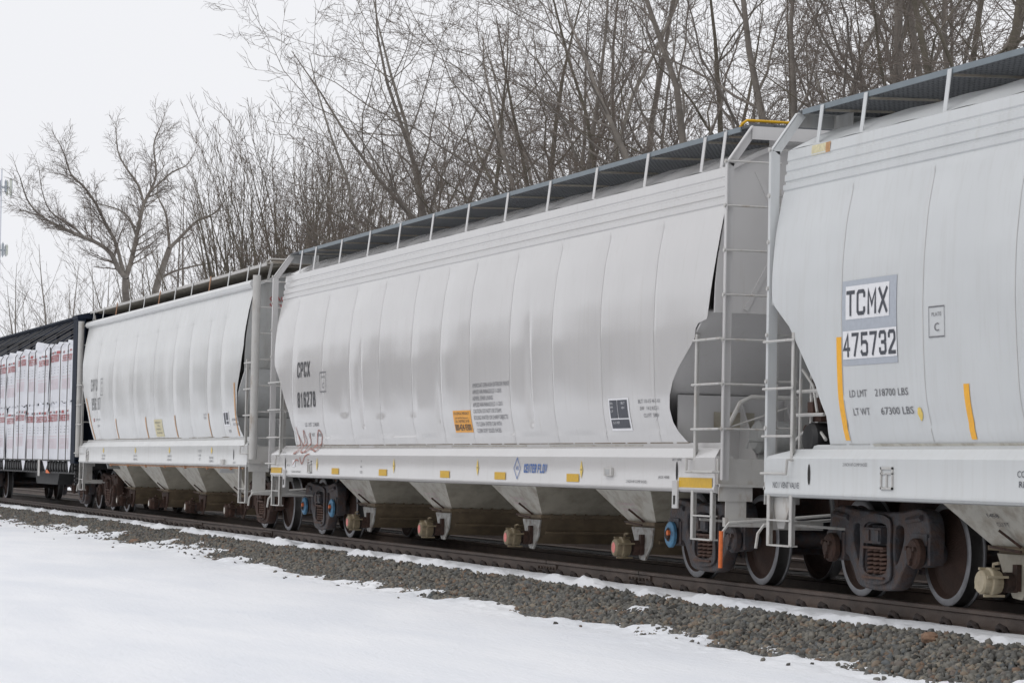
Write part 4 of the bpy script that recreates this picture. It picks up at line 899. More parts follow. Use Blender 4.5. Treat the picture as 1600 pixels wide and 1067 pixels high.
for x in (-35.7, -31.9, -28.3, -24.4):
    mb = MB(); mb.add([(x-.07, -1.606, 1.34), (x, -1.606, 1.28), (x+.07, -1.606, 1.34), (x, -1.606, 1.42)], [(0, 1, 2, 3)]); mb.build('diamond_decal', 'yellow_pale', sillL)
card_holder(-37.95, 1.09, sillL, .3, .24); mb = MB(); mb.box(-23.52, -23.28, -1.63, -1.6, 1.10, 1.19); mb.build('tag_holder', 'trim_grey', sillL)
mb = MB(); mb.tube([(-35.2, -1.55, 1.045), (-22.0, -1.55, 1.045)], .014, 6)
for k in range(7): mb.box(-35+k*2-.02, -35+k*2+.03, -1.57, -1.53, 1.01, 1.062)
mb.build('sill_pipe', 'rust_post', LEFT)
mb = MB(); xe = -21.55-.40-.03+.0125
def endtext(mb, txt, y, z, h, wdt, x):
    v, f = text_faces(txt, h/.69, 1, .01); ext = max(a for a, b in v)-min(a for a, b in v)
    mb.add([(x, y+a*wdt/ext, z+b) for a, b in v], f)
endtext(mb, 'CAUTION NO', -1.18, 3.92, .075, .95, -21.55-.43+.02); endtext(mb, 'SIDE LADDER', -1.18, 3.80, .075, .95, -21.55-.43+.02); mb.build('end_lettering', 'letter_red', LEFT)
# yellow grab rail on top of the middle car's end, pale one on the left car
def top_rail(root, x, matn, z=4.59):
    mb = MB(); mb.tube([(x-.35, -1.26, z), (x-.05, -1.26, z), (x-.03, -1.24, z+.05), (x, -1.20, z+.085), (x, -.35, z+.085), (x, -.30, z+.05), (x, -.28, z)], .015, 8); mb.build('grab_rail', matn, root)
top_rail(MID, -.75, 'yellow_pipe'); top_rail(LEFT, -21.9, 'trim_grey', 4.55)
# brake gear on the right end of the middle car
mb = MB(); mb.tube([(-1.0, -1.30, 1.27), (-1.0, -1.27, 1.55), (-1.0, -1.12, 1.84), (-1.0, -1.0, 1.90), (-1.0, -.4, 1.90), (-1.0, -.32, 1.8), (-1.0, -.32, 1.27)], .024, 8); mb.tube([(-1.0, -1.26, 1.58), (-1.0, -.6, 1.80)], .01, 6); mb.build('handrail', 'trim_grey', MID)
mb = MB(); mb.tube([(-1.15, -.98, 1.38), (-1.15, -.96, 1.46), (-1.15, -.7, 1.46)], .014, 6); mb.lathe([(0, -.22), (.12, -.22), (.17, -.18), (.17, .15), (.14, .20), (0, .22)], (-1.3, -.62, 1.50), 20); mb.box(-1.4, -1.2, -.75, -.5, 1.27, 1.36); mb.build('brake_cylinder', 'steel_grey', MID)
mb = MB(); mb.box(-1.885, -1.87, -1.15, -.62, 1.62, 1.78); 
mb = MB(); mb.box(-1.86, -1.875, -1.05, -.60, 1.60, 1.76); mb.build('data_plate', 'chute', MID)
# air brake gear crowding the left end of the right car
mb = MB(); bx = 1.42
mb.lathe([(0, -.20), (.12, -.20), (.15, -.16), (.15, .16), (.12, .20), (0, .20)], (bx+.08, -1.28, 1.46), 20); mb.build('air_reservoir', 'black_frame', RIGHT)
mb = MB()
for a, b in (((bx-.14, -1.46, 1.27), (bx-.14, -1.46, 2.02)), ((bx+.02, -1.42, 1.27), (bx+.02, -1.42, 2.16)), ((bx-.25, -1.44, 1.90), (bx+.35, -1.44, 1.90)), ((bx-.25, -1.46, 1.68), (bx+.4, -1.46, 1.68))): mb.tube([a, b], .018, 6)
mb.tube([(bx-.25, -1.5, 1.40), (bx-.1, -1.44, 1.52), (bx, -1.46, 1.38), (bx+.2, -1.4, 1.52), (bx+.4, -1.44, 1.45)], .016, 6)
mb.tube([(bx-.1, -1.46, 2.1), (bx+.1, -1.44, 1.95), (bx+.2, -1.44, 1.7)], .014, 6); mb.build('brake_piping', 'trim_grey', RIGHT)
mb = MB(); mb.box(bx-.08, bx+.20, -1.40, -1.16, 1.62, 1.84); mb.box(bx-.02, bx+.1, -1.44, -1.40, 1.68, 1.80); mb.cyl((bx+.1, -1.42, 2.0), (bx+.1, -1.2, 2.0), .08, 14); mb.cyl((bx-.05, -1.44, 1.52), (bx-.05, -1.2, 1.52), .07, 14); mb.build('brake_valve', 'truck_brown', RIGHT)
mb = MB(); mb.box(1.28, 2.1, -1.10, -1.09, 1.27, 2.15); mb.build('gear_bracket', 'black_frame', RIGHT)
mb = MB(); mb.box(1.0, 1.06, -1.36, -1.22, 1.27, 2.6); mb.box(1.0, 1.012, -1.36, -1.22, 1.27, 2.6); mb.build('end_post', 'steel_grey', RIGHT)
mb = MB(); mb.prism([(.82, .91), (1.30, .91), (1.12, .62), (.98, .62)], 'y', -1.54, -1.528); mb.build('corner_gusset', 'trim_grey', RIGHT)

# ------------------------------------------------------------------ centre-beam flatcar
CB = empty('centerbeam_flatcar', (-51, 0, 0), 'dark blue centerbeam flatcar carrying white wrapped bundles, leftmost car of the train', 'flatcar')
xb = -40.2
mb = MB()
for q in (-1, 1): mb.box(xb, xb+.62, q*1.60, q*1.42, 1.05, 4.46); mb.box(xb+.02, xb+.60, q*1.605, q*1.60, 1.05, 4.40)
mb.box(xb+.25, xb+.35, -1.42, 1.42, 1.05, 4.40)
for z in (1.6, 2.2, 2.8, 3.4, 4.0): mb.box(xb+.30, xb+.42, -1.42, 1.42, z, z+.08)
mb.prism([(-1.62, 4.46), (-1.62, 4.38), (1.62, 4.38), (1.62, 4.46), (.9, 4.62), (-.9, 4.62)], 'x', xb-.02, xb+.64)
bh = mb.build('bulkhead', 'blue_steel', CB)
mb = MB()
x0, x1 = -67.0, xb
mb.box(x0, x1-.002, -.22, .22, 4.58, 4.80); mb.box(x0, x1-.002, -.30, .30, 4.80, 4.85)
mb.box(x0, x1-.002, -.06, .06, 3.4, 4.58)
k = x0
while k < x1-.6:
    mb.box(k, k+.14, -.14, .14, 1.15, 4.58); k += 2.44
mb.build('center_truss', 'blue_steel', CB)
mb = MB(); mb.box(x0, -39.6, -1.42, 1.42, .92, 1.10); mb.box(x0, -39.6, -1.55, -1.50, .80, .84); mb.box(x0, -39.6, -1.58, -1.40, 1.10, 1.13); mb.box(x0, -39.6, -.3, .3, .62, .92)
k = x0
while k < -39.9:
    mb.prism([(k, 1.10), (k+.06, 1.10), (k+.02, .82), (k-.04, .82)], 'y', -1.56, -1.40); k += .42
mb.build('deck', 'black_frame', CB)
k = x0+.2; wp = None; mb = MB(); mb.cyl((0, -1.545, .97), (0, -1.43, .97), .085, 12)
while k < -40:
    if wp is None: wp = mb.build('winch', 'black_frame', CB, loc=(k+51, 0, 0))
    else: relink(wp, CB, (k+51, 0, 0))
    k += .42
mb = MB(); mb.prism([(-47.6, .82), (-47.3, .52), (-43.9, .52), (-43.6, .82)], 'y', -1.3, -.6); mb.build('underframe_box', 'black_frame', CB)
mb = MB(); mb.box(-45.2, -44.9, -1.60, -1.585, .72, 1.12); mb.build('placard', 'trim_grey', CB)
mb = MB(); mb.prism([(-43.9, .80), (-43.3, .80), (-43.7, .88), (-43.9, .88)], 'y', -1.595, -1.585); mb.build('orange_mark', 'orange_paint', CB)
mb = MB()
for q in range(7): mb.box(-39.7, -39.58, -1.58, -1.2, .55+q*.09, .60+q*.09)
mb.box(-39.75, -39.5, -.3, .3, .68, 1.0); mb.box(-39.5, -39.2, -.08, .08, .78, .94); mb.build('end_gear', 'black_frame', CB)
truck(CB, -41.75, 'truck_grey', ('truck_brown', 'truck_brown')); truck(CB, -57.5, 'truck_grey', ('truck_brown', 'truck_brown'))
# tie-down cables
cab = None; mats_ = MB()
k = 0; x = -40.9
while x > -62:
    mb = MB(); mb.tube([(x-.1, -.22, 4.76), (x, -1.50, 3.96), (x+.03, -1.605, 3.80), (x+.02, -1.605, 1.10)], .011, 4); mb.build('tie_down_cable', 'cable', CB)
    x -= [1.1, 1.5, .9, 1.7][k % 4]; k += 1

# wrapped bundles
def bundle(x1, z0, z1, label, seed, rag=False):
    L_ = 3.62; x0 = x1-L_; rng = random.Random(seed)
    root = empty('wrapped_bundle', ((x0+x1)/2, -.8, z0), label, 'bundle', 'white wrapped board bundles on the flatcar')
    mb = MB(); nx, nz = 72, 34; o = []
    ph = [rng.uniform(0, 6) for _ in range(8)]
    def yf(x, z):
        u = (x-x0)/L_; v = (z-z0)/(z1-z0)
        fold = .026*abs(math.sin(u*5.3+ph[0]+.5*math.sin(v*4+ph[1])))**.8+.010*math.sin(u*21+v*5+ph[2])*math.sin(v*3+ph[3])+.018*math.sin((u*14-v*9)+ph[4])*(max(v,0)**1.5)
        return -1.545-fold+.025*math.exp(-((v-.93)/.06)**2)
    for j in range(nz+1):
        for i in range(nx+1):
            x = x0+L_*i/nx; z = z0+(z1-z0)*j/nz
            if j == 0: z -= .05*abs(math.sin(i*.21+ph[5]))+(.28*max(0, 1-abs(i-nx*.93)/7) if z0 < 1.3 else 0)
            if j == nz: z += .06*math.sin(i*.33+ph[6])*math.sin(i*.11+ph[7])+(.20*max(0, 1-abs(i-30)/9) if rag else 0)
            o.append((x, yf(x, z), z))
    n = nx+1; mb.add(o, [(j*n+i, j*n+i+1, (j+1)*n+i+1, (j+1)*n+i) for j in range(nz) for i in range(nx)])
    ti = nz*n
    bk = [(x0+L_*i/nx, -.30, z1-.02) for i in range(nx+1)]; b0 = len(mb.v); mb.v += bk
    for i in range(nx): mb.f.append((ti+i, ti+i+1, b0+i+1, b0+i)); mb.m.append(0)
    mb.box(x0+.02, x1-.02, -1.48, -.28, z0, z1-.03)
    wr = mb.build('plastic_wrap', 'wrap_film', root, sharp=50)
    f = lambda x, z: yf(x, z)
    H = z1-z0; mr, mp, mg = MB(), MB(), MB()
    for c in range(2):
        X0 = x0+.10+c*1.82+rng.uniform(-.08, .08); dz = rng.uniform(-.07, .07); ww = rng.uniform(1.25, 1.62)
        gothic(mr, 'SHEETROCK', X0, z0+H*.70+dz, rng.uniform(.14, .17), ww, f, .16, lift=.012, gap=.25, tx=.26)
        for k in range(2):
            a = X0+.25+k*.8+rng.uniform(-.1, .1); patch(mr, a, a+rng.uniform(.12, .42), z0+H*(.84+rng.uniform(-.01, .02))+dz, z0+H*.885+dz, f, .012, 2, 0, 4)
        for k in range(2): patch(mg, X0+.02+k*.75, X0+.16+k*.75, z0+H*.845+dz, z0+H*.88+dz, f, .013, 2, 0, 1)
        for r_ in range(3):
            for k in range(3): patch(mg, X0+.1+k*.55, X0+.1+k*.55+.16, z0+H*(.60-.05*r_)+dz, z0+H*(.60-.05*r_)+.010+dz, f, .012, 1, 0, 2)
        patch(mp, X0, X0+1.35, z0+H*.435+dz, z0+H*.443+dz, f, .012, 1, 0, 8)
        for r_ in range(9): patch(mp, X0+rng.uniform(0, .02), X0+1.33, z0+H*(.39-.021*r_)+dz, z0+H*(.39-.021*r_)+.009+dz, f, .012, 1, 0, 8)
    mr.build('wrap_lettering', 'letter_red', wr); mp.build('wrap_print', 'letter_pink', wr); mg.build('wrap_print', 'letter_grey', wr)
    return root
names = ['nearest the blue end post', 'second from the blue end post', 'third from the blue end post', 'fourth from the blue end post']
for i in range(4):
    x1 = -40.30-i*3.68
    bundle(x1, 1.14, 2.50, 'lower white wrapped board bundle with red lettering, '+names[i], 20+i)
    bundle(x1, 2.53, 3.90, 'upper white wrapped board bundle with red lettering, '+names[i]+(', torn corner' if i == 1 else ''), 40+i, i == 1)

# ------------------------------------------------------------------ communication mast far left
def P3(u, v, dist):   # helper used once to stand the distant mast on its own spot
    d = fw+r2*((u-800)/4436.7)-u2*((v-533.5)/4436.7); return Vector((25.6154, -12.1542, 1.1256))+d*dist
mt = P3(2, 300, 370)
MAST = empty('antenna_mast', (mt.x, mt.y, -.5), 'slim pale communication mast with antenna panels on the left photo edge, beyond the flatcar', 'mast')
mb = MB(); mb.tube([(mt.x, mt.y, -.5), (mt.x, mt.y, mt.z+3)], [.22, .10], 8); mb.build('pole', 'mast_grey', MAST)
for zc, rr_, pl, nn in ((mt.z+.6, 1.3, 2.0, 9), (mt.z-7.6, .95, 1.6, 7)):
    mb = MB(); mb.tube([(mt.x+rr_*math.cos(a), mt.y+rr_*math.sin(a), zc) for a in [k*math.pi/6 for k in range(13)]], .05, 5)
    for k in range(3): a = k*2.09; mb.tube([(mt.x, mt.y, zc), (mt.x+rr_*math.cos(a), mt.y+rr_*math.sin(a), zc)], .05, 5)
    mb.build('antenna_ring', 'antenna_grey', MAST)
    for k in range(nn):
        a = k*2*math.pi/nn+.3; cx, cy = mt.x+rr_*math.cos(a), mt.y+rr_*math.sin(a)
        mb = MB(); h = pl/2*random.uniform(.7, 1.05); mb.box(cx-.14, cx+.14, cy-.14, cy+.14, zc-h, zc+h); mb.box(cx-.05, cx+.05, cy-.05, cy+.05, zc-h-.2, zc+h+.2); mb.build('antenna_panel', ['antenna_grey', 'antenna_pale'][k % 2], MAST)

# ------------------------------------------------------------------ bare trees
def grow_tree(seed, H, r0, style, limbs=None, dens=1., twig_r=.0058, sc=1.):
    """returns (trunk MB, crown MB): tapered trunk and limbs, then branches, twigs and twiglets, tree base at the origin"""
    rng = np.random.default_rng(seed); tv, tf, cv, cf = [], [], [], []
    nt_, nc_ = 0, 0
    def tubes(pts, rad, n, crown):
        nonlocal nt_, nc_
        pts = np.asarray(pts); k = len(pts); d = np.gradient(pts, axis=0); d /= np.linalg.norm(d, axis=1)[:, None]+1e-9
        ref = np.array([0, 0, 1.]) if abs(d[0][2]) < .9 else np.array([1., 0, 0])
        a = np.cross(d, ref); a /= np.linalg.norm(a, axis=1)[:, None]+1e-9; b = np.cross(d, a)
        t = np.arange(n)*2*np.pi/n
        ring = pts[:, None, :]+(a[:, None, :]*np.cos(t)[None, :, None]+b[:, None, :]*np.sin(t)[None, :, None])*np.asarray(rad)[:, None, None]
        i = np.arange(k-1)[:, None]*n; j = np.arange(n)[None, :]; j2 = (np.arange(n)+1) % n
        f = np.stack([i+j, i+j2[None, :], i+n+j2[None, :], i+n+j], -1).reshape(-1, 4)
        if crown: cv.append(ring.reshape(-1, 3)); cf.append(f+nc_); nc_ += k*n
        else: tv.append(ring.reshape(-1, 3)); tf.append(f+nt_); nt_ += k*n
    def path(p, d, L_, nseg, wob, lift):
        pts = [np.array(p, float)]; d = np.array(d, float); d /= np.linalg.norm(d)
        for i in range(nseg):
            d = d+rng.normal(0, wob, 3); d[2] += lift; d /= np.linalg.norm(d); pts.append(pts[-1]+d*L_/nseg)
        return np.array(pts), d
    SEG = {0: 9, 1: 7, 2: 5, 3: 4, 4: 2}; SID = {0: 9, 1: 6, 2: 4, 3: 3, 4: 3}
    st = style
    def children(pts, rad, L_, lvl, t0=.15):
        if lvl > 4: return
        n = max(1, int(st['n'][lvl]*dens*(min(1.4, L_/st['ref'][lvl]))+rng.uniform(0, 1)))
        k = len(pts)-1
        for c in range(n):
            t = t0+(1-t0)*((c+rng.uniform(0, 1))/n); t = min(t, .985); i = int(t*k); f = t*k-i
            p = pts[i]*(1-f)+pts[i+1]*f; dd = pts[i+1]-pts[i]; dd = dd/np.linalg.norm(dd); r = rad[i]*(1-f)+rad[i+1]*f
            az = rng.normal(0, 1, 3); az -= dd*az.dot(dd); az /= np.linalg.norm(az)+1e-9
            ang = R(st['ang'][lvl]+rng.normal(0, 9)); d = dd*math.cos(ang)+az*math.sin(ang)
            if d[2] < -.2 and lvl < 4: d[2] *= -.4
            l = L_*st['ratio'][lvl]*(1-.45*t)*rng.uniform(.7, 1.2)
            if lvl >= 3: l = min(max(l, .3*sc), (1.7 if lvl == 3 else .8)*sc)
            rr = min(r*.62, max(twig_r, r*st['rr'][lvl])) if lvl < 4 else twig_r
            rr = max(rr, twig_r)
            branch(p, d, l, rr, lvl)
    def branch(p, d, L_, r, lvl):
        ns = SEG[lvl]; pts, _ = path(p, d, L_, ns, st['wob'][lvl], st['lift'][lvl]); tip = max(twig_r*.55, r*.22) if lvl < 4 else twig_r*.5
        rad = np.linspace(r, tip, ns+1); tubes(pts, rad, SID[lvl], lvl >= 2); children(pts, rad, L_, lvl+1)
    if limbs:
        for j, l in enumerate(limbs):
            pts = np.array(l[0]); r_a, r_b = l[1], l[2]
            # smooth
            q = [pts[0]]
            for i in range(len(pts)-1):
                p0, p1, p2, p3 = pts[max(i-1, 0)], pts[i], pts[i+1], pts[min(i+2, len(pts)-1)]
                for t in (.33, .66, 1.): q.append(.5*(2*p1+(p2-p0)*t+(2*p0-5*p1+4*p2-p3)*t*t+(3*p1-p0-3*p2+p3)*t**3))
            pts = np.array(q); rad = np.linspace(r_a, r_b, len(pts)); tubes(pts, rad, 8, False)
            if j: 
                L_ = np.linalg.norm(np.diff(pts, axis=0), axis=1).sum(); children(pts, rad, min(L_, 8)*.8, 2, .10)
                branch(pts[-1], pts[-1]-pts[-2], 1.3*sc, r_b, 3)
    else:
        for s_ in range(st['stems']):
            if st['stems'] == 1: d = np.array([rng.normal(0, .06), rng.normal(0, .06), 1]); p0 = np.zeros(3); h = H
            else:
                a = s_*2*np.pi/st['stems']+rng.uniform(-.4, .4); sp = st['spread']*rng.uniform(.5, 1.2); d = np.array([math.cos(a)*sp, math.sin(a)*sp, 1]); p0 = np.array([math.cos(a)*.18, math.sin(a)*.18, 0]); h = H*rng.uniform(.75, 1.)
            r = r0*(1 if st['stems'] == 1 else rng.uniform(.5, .85))
            pts, _ = path(p0, d, h, 11, st['wob'][0], st['lift'][0]); rad = r*(1-np.linspace(0, 1, 12)**.9*.93); tubes(pts, rad, 9, False)
            children(pts, rad, h, 1, st['t0'])
    def mk(vl, fl):
        V = np.concatenate(vl); F = np.concatenate(fl); return V, F
    return mk(tv, tf), mk(cv, cf)
def np_mesh(name, V, F, m):
    me = bpy.data.meshes.new(name); me.vertices.add(len(V)); me.vertices.foreach_set('co', V.astype(np.float32).ravel()); me.loops.add(F.size); me.polygons.add(len(F))
    me.polygons.foreach_set('loop_start', np.arange(0, F.size, 4)); me.loops.foreach_set('vertex_index', F.ravel().astype(np.int32)); me.update(calc_edges=True)
    me.polygons.foreach_set('use_smooth', [True]*len(F)); me.materials.append(MATS[m]); return me
POPLAR = dict(stems=1, n=[0, 14, 11, 10, 5], ref=[1, 14, 6, 3, 1], ang=[0, 44, 42, 42, 42], ratio=[0, .40, .48, .42, .5], rr=[0, .42, .4, .4, .4], wob=[.07, .13, .15, .16, .2], lift=[.03, .06, .02, .01, .0], t0=.24, spread=0)
FORK = dict(stems=2, n=[0, 11, 11, 10, 5], ref=[1, 14, 6, 3, 1], ang=[0, 46, 44, 42, 42], ratio=[0, .40, .48, .42, .5], rr=[0, .45, .4, .4, .4], wob=[.09, .15, .17, .18, .2], lift=[.02, .05, .02, .01, .0], t0=.28, spread=.15)
SPREAD = dict(stems=3, n=[0, 9, 10, 9, 5], ref=[1, 12, 6, 3, 1], ang=[0, 50, 48, 45, 42], ratio=[0, .44, .5, .42, .5], rr=[0, .48, .42, .4, .4], wob=[.11, .17, .18, .19, .2], lift=[.01, .04, .01, .0, .0], t0=.25, spread=.22)
VASE = dict(stems=13, n=[0, 8, 6, 5, 3], ref=[1, 12, 6, 3, 1], ang=[0, 22, 24, 28, 32], ratio=[0, .40, .42, .38, .5], rr=[0, .5, .45, .4, .4], wob=[.03, .05, .06, .1, .15], lift=[-.008, .04, .04, .03, .02], t0=.25, spread=.21)
BRUSH = dict(stems=6, n=[0, 9, 8, 7, 3], ref=[1, 9, 5, 3, 1], ang=[0, 50, 50, 48, 42], ratio=[0, .5, .5, .45, .55], rr=[0, .5, .42, .4, .4], wob=[.11, .16, .18, .2, .22], lift=[-.01, .02, .0, .0, .0], t0=.15, spread=.5)
THIN = dict(stems=1, n=[0, 14, 7, 5, 3], ref=[1, 14, 6, 3, 1], ang=[0, 45, 42, 40, 40], ratio=[0, .34, .45, .4, .5], rr=[0, .4, .4, .4, .4], wob=[.04, .08, .1, .14, .2], lift=[.03, .08, .05, .03, .0], t0=.15, spread=0)
PROTO = {}
def proto(key, seed, H, r0, st, bark, tw, **k):
    if key[:4] == "vase": k = dict(twig_r=.009)
    (tv, tf), (cv, cf) = grow_tree(seed, H, r0, st, **k); PROTO[key] = (np_mesh('trunk', tv, tf, bark), np_mesh('crown', cv, cf, tw), H)
proto('poplar0', 1, 16, .19, POPLAR, 'bark', 'twigs'); proto('poplar1', 2, 16, .17, POPLAR, 'bark_pale', 'twigs'); proto('fork0', 3, 16, .22, FORK, 'bark', 'twigs'); proto('fork1', 4, 16, .20, FORK, 'bark_olive', 'twigs_red')
proto('spread0', 5, 15, .23, SPREAD, 'bark', 'twigs'); proto('spread1', 6, 15, .25, SPREAD, 'bark_olive', 'twigs'); proto('vase0', 7, 15, .18, VASE, 'bark_olive', 'twigs_red'); proto('vase1', 8, 15, .17, VASE, 'bark_olive', 'twigs'); proto('brush0', 9, 11, .13, BRUSH, 'bark_olive', 'twigs_red'); proto('brush1', 10, 11, .12, BRUSH, 'bark', 'twigs_red'); proto('thin0', 11, 14, .16, THIN, 'bark', 'twigs'); proto('thin1', 12, 14, .14, THIN, 'bark', 'twigs')
TREES = []
def place_tree(key, x, y, H, rz=None, kind='tall'):
    tm, cm, h0 = PROTO[key]; s = (H+.5)/h0; TREES.append((x, y, H, key, s, rz if rz is not None else random.uniform(0, 6.28), kind))
SMALL = [(-178.8, 16, 14.9), (-184.8, 18, 16.8), (-156.8, 15, 16.1), (-182.5, 20, 15.7), (-155.1, 17, 14.8), (-159.7, 19, 15.4), (-203.4, 24, 16.1), (-133.3, 18, 16.0), (-116.3, 16, 15.2), (-132.3, 20, 18.2), (-171.7, 22, 16.1)]
for i, (x, y, h) in enumerate(SMALL): place_tree(['thin0', 'thin1', 'thin0', 'vase1'][i % 4], x, y, h*.93, kind='thin')
for i, (x, y, h) in enumerate([(-91.5, 14, 14.6), (-86.0, 13.2, 14.6), (-90.5, 16, 15.2), (-79.1, 13, 14.2), (-82.1, 15, 15.2), (-88.4, 18, 16.4)]): place_tree(['vase0', 'vase1'][i % 2], x, y, h*.95, kind='vase')
for i, (x, y, h) in enumerate([(-78.2, 15, 12.0), (-72.5, 16, 11.8), (-74.8, 18, 12.0), (-60.9, 15, 9.9), (-70.9, 19, 12.5), (-54.6, 18, 11.5), (-80.9, 17, 12.5), (-66.0, 17, 12.5), (-61.5, 19, 12.5), (-47.5, 16.5, 11)]): place_tree(['brush0', 'brush1'][i % 2], x, y, h, kind='brush')
TALL = [(-62.6, 13, 14.8, 'poplar1'), (-63.0, 14, 15.6, 'poplar0'), (-57.5, 12.5, 16.0, 'poplar0'), (-65.5, 16, 17.9, 'poplar1'), (-52.9, 13, 17.1, 'spread1'), (-48.6, 12.5, 16.3, 'poplar1'), (-45.3, 12, 16.4, 'fork0'), (-57.9, 17, 18.1, 'spread0'), (-42.9, 12.5, 16.6, 'fork1'), (-49.1, 15, 17.4, 'poplar0'), (-42.5, 13.5, 17.9, 'spread0'), (-51.5, 18, 17.8, 'fork0'), (-36.3, 13, 16.4, 'poplar0'), (-41.2, 16, 16.2, 'spread1'), (-30.8, 12.5, 16.8, 'spread0'), (-27.0, 11.5, 17.0, 'fork0'), (-26.7, 12.6, 17.4, 'poplar0'), (-30.3, 14, 17.1, 'fork1'), (-32.5, 16, 16.8, 'spread1'), (-22.6, 12, 16.6, 'spread1'), (-25.2, 14, 17.2, 'fork0'), (-18.6, 11.5, 15.8, 'spread0'), (-19.5, 13, 16.5, 'poplar1'), (-17.0, 14, 15.5, 'fork1')]
TALL += [(-59.0, 16, 15.5, 'poplar0'), (-60.0, 18, 16.0, 'poplar1'), (-54.5, 15, 16.0, 'spread0'), (-38.0, 17.5, 16.5, 'fork0'), (-34.5, 13, 15.5, 'poplar1')]
for x, y, h, k in TALL: place_tree(k, x, y, h, kind='tall')
words = {'tall': 'tall bare grey brown tree', 'thin': 'slender bare tree with fine twigs', 'vase': 'bare many stemmed tree with steep upright shoots', 'brush': 'low dense reddish brown leafless thicket tree', 'twin': ''}
def pix_x(x, y):
    d = Vector((x, y, 5))-Vector((25.6154, -12.1542, 1.1256)); return 800+4436.7*d.dot(r2)/d.dot(fw)
ords = ['first', 'second', 'third', 'fourth', 'fifth', 'sixth', 'seventh', 'eighth', 'ninth', 'tenth', 'eleventh', 'twelfth', 'thirteenth', 'fourteenth', 'fifteenth', 'sixteenth', 'seventeenth', 'eighteenth', 'nineteenth', 'twentieth', 'twenty-first', 'twenty-second', 'twenty-third', 'twenty-fourth', 'twenty-fifth', 'twenty-sixth', 'twenty-seventh', 'twenty-eighth', 'twenty-ninth', 'thirtieth']
cnt = {}
for x, y, H, key, s, rz, kind in sorted(TREES, key=lambda t: pix_x(t[0], t[1])):
    i = cnt.get(kind, 0); cnt[kind] = i+1
    behind = 'flatcar' if kind == 'thin' else ('left hopper' if kind == 'vase' else ('middle hopper' if pix_x(x, y) < 1220 else 'right hopper'))
    e = empty('bare_tree', (x, y, -.5), '%s behind the %s, %s from the left' % (words[kind], behind, ords[i]), 'tree', 'bare trees behind the train')
    e.rotation_euler = (0, 0, rz); e.scale = (s, s, s)
    for nm, me in (('trunk', PROTO[key][0]), ('crown', PROTO[key][1])):
        o = bpy.data.objects.new(nm, me); COL.objects.link(o); o.parent = e
LA = [[(-115.6, 13.15, -.5), (-115.4, 13.08, 8.17), (-114.97, 12.93, 9.52), (-114.55, 12.84, 10.23)],
  [(-114.55, 12.84, 10.23), (-114.18, 12.38, 10.67), (-113.8, 11.94, 11.36), (-113.49, 11.27, 11.78), (-113.24, 10.49, 12.05), (-112.98, 9.72, 12.31), (-112.79, 8.71, 12.72), (-112.48, 8.06, 13.1), (-112.14, 7.5, 13.7), (-111.73, 7.08, 14.7)],
  [(-114.7, 12.75, 10.5), (-115.08, 12.4, 11.94), (-114.86, 11.83, 12.89), (-114.63, 11.28, 13.84), (-114.44, 10.62, 14.65), (-114.28, 9.95, 15.21), (-113.99, 9.59, 16.02), (-113.72, 9.22, 16.7)],
  [(-114.55, 12.84, 10.23), (-114.96, 13.15, 11.01), (-115.36, 13.42, 12.01), (-115.74, 13.72, 13.31), (-116.16, 13.97, 14.1), (-116.56, 14.32, 14.76), (-116.93, 14.69, 15.7), (-117.42, 14.62, 17.25), (-117.8, 14.99, 18.19)],
  [(-116.16, 13.97, 14.1), (-116.62, 13.7, 15.13), (-117.17, 13.15, 16.03), (-117.65, 12.82, 16.91), (-118.03, 12.76, 18.09)],
  [(-115.5, 13.46, 12.5), (-115.7, 13.19, 13.26), (-116.06, 12.62, 13.76), (-116.71, 11.76, 14.03)],
  [(-116.56, 14.32, 14.76), (-116.72, 14.92, 15.33), (-116.88, 15.5, 15.86), (-116.99, 16.28, 16.28), (-117.2, 16.7, 16.98)],
  [(-113.24, 10.49, 12.05), (-113.03, 9.85, 12.6), (-112.86, 9.12, 12.93), (-112.62, 8.61, 13.36), (-112.31, 8.26, 14.1), (-111.95, 8.06, 14.83)]]
LB = [[(-115.18, 14.48, -.5), (-115.18, 14.48, 8.53), (-114.89, 14.46, 9.8), (-114.53, 14.69, 10.79), (-114.16, 14.94, 11.77)],
  [(-114.16, 14.94, 11.77), (-114.1, 15.53, 12.4), (-114.0, 16.24, 13.16), (-113.87, 17.08, 13.57), (-113.84, 17.58, 14.21)],
  [(-114.16, 14.94, 11.77), (-114.43, 14.91, 12.52), (-114.7, 14.81, 13.53), (-115.07, 14.43, 14.51), (-115.28, 14.58, 15.31)],
  [(-114.95, 14.55, 10.2), (-115.26, 15.32, 10.66), (-115.29, 16.56, 11.04), (-115.43, 17.47, 11.22)]]
OAK = dict(stems=1, n=[0, 0, 26, 10, 6], ref=[1, 1, 5, 2, 1], ang=[0, 0, 46, 40, 38], ratio=[0, 0, .34, .5, .5], rr=[0, 0, .32, .42, .4], wob=[0, 0, .11, .14, .18], lift=[0, 0, .09, .04, .02], t0=.2, spread=0)
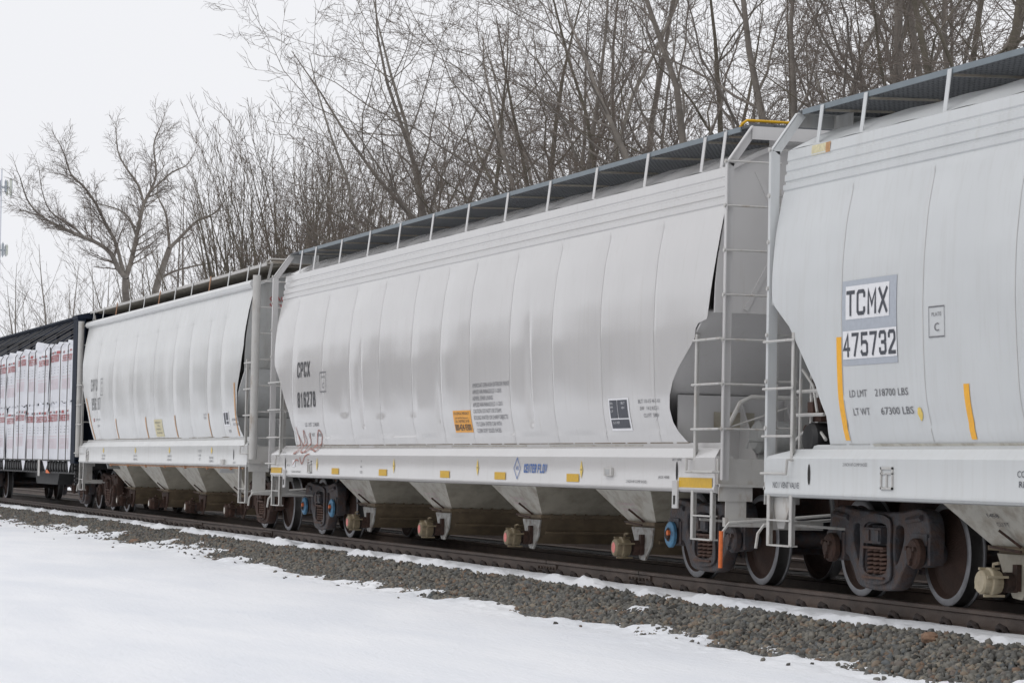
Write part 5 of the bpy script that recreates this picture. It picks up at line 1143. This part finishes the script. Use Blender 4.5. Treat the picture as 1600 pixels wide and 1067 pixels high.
for nm, LL, rr_, label in (('A', LA, [(.22, .165), (.135, .025), (.10, .02), (.145, .025), (.07, .02), (.07, .02), (.06, .015), (.06, .015)], 'broad bare tree with crooked spreading limbs standing alone against the sky at left, tallest there'), ('B', LB, [(.22, .14), (.10, .02), (.085, .02), (.08, .02)], 'bare tree leaning right from beside the broad spreading tree at left')):
    base = np.array(LL[0][0]); lm = [([tuple(np.subtract(q, base)) for q in l], a, b) for l, (a, b) in zip(LL, rr_)]
    (tv, tf), (cv, cf) = grow_tree(31 if nm == 'A' else 32, 1, 1, OAK, limbs=lm, dens=1.15, twig_r=.0075)
    e = empty('bare_tree', tuple(base), label, 'tree', 'bare trees behind the train')
    for n2, V, F, m in (('trunk', tv, tf, 'bark'), ('crown', cv, cf, 'twigs')):
        o = bpy.data.objects.new(n2, np_mesh(n2, V, F, m)); COL.objects.link(o); o.parent = e

# ------------------------------------------------------------------ added wood behind the photographer, unseen, sized to mirror dark in the car paint
def unseen_wood():
    rng = np.random.default_rng(77); n = 2600; mb_v, mb_f = [], []
    X = rng.uniform(-300, 60, n); Y = -48-rng.exponential(6, n); H = rng.uniform(9, 15, n)
    V = []; F = []; k = 0
    for x, y, h in zip(X, Y, H):
        r = rng.uniform(.08, .2); lx, ly = rng.normal(0, .8, 2)
        V += [(x-r, y, -.5), (x+r, y, -.5), (x, y+r, -.5), (x+lx, y+ly, h)]; F += [(k, k+1, k+3), (k+1, k+2, k+3), (k+2, k, k+3)]; k += 4
        for j in range(14):
            t = rng.uniform(.2, .95); a = rng.uniform(0, 6.28); l = (1.1-t)*4.5*rng.uniform(.5, 1.1); bx, by, bz = x+lx*t, y+ly*t, -.5+(h+.5)*t
            ex, ey, ez = bx+l*math.cos(a), by+l*math.sin(a), bz+l*rng.uniform(.3, 1)
            V += [(bx, by, bz), (bx, by, bz+.14), (bx+.1, by+.1, bz), (ex, ey, ez)]; F += [(k, k+1, k+3), (k+1, k+2, k+3), (k+2, k, k+3)]; k += 4
    me = bpy.data.meshes.new('unseen_wood'); me.from_pydata(V, [], F); me.materials.append(MATS['twigs']); o = bpy.data.objects.new('unseen_wood', me); COL.objects.link(o)
    tag(o, 'leafless wood across the snowy field, facing the train', 'wood', kind='stuff')
unseen_wood()
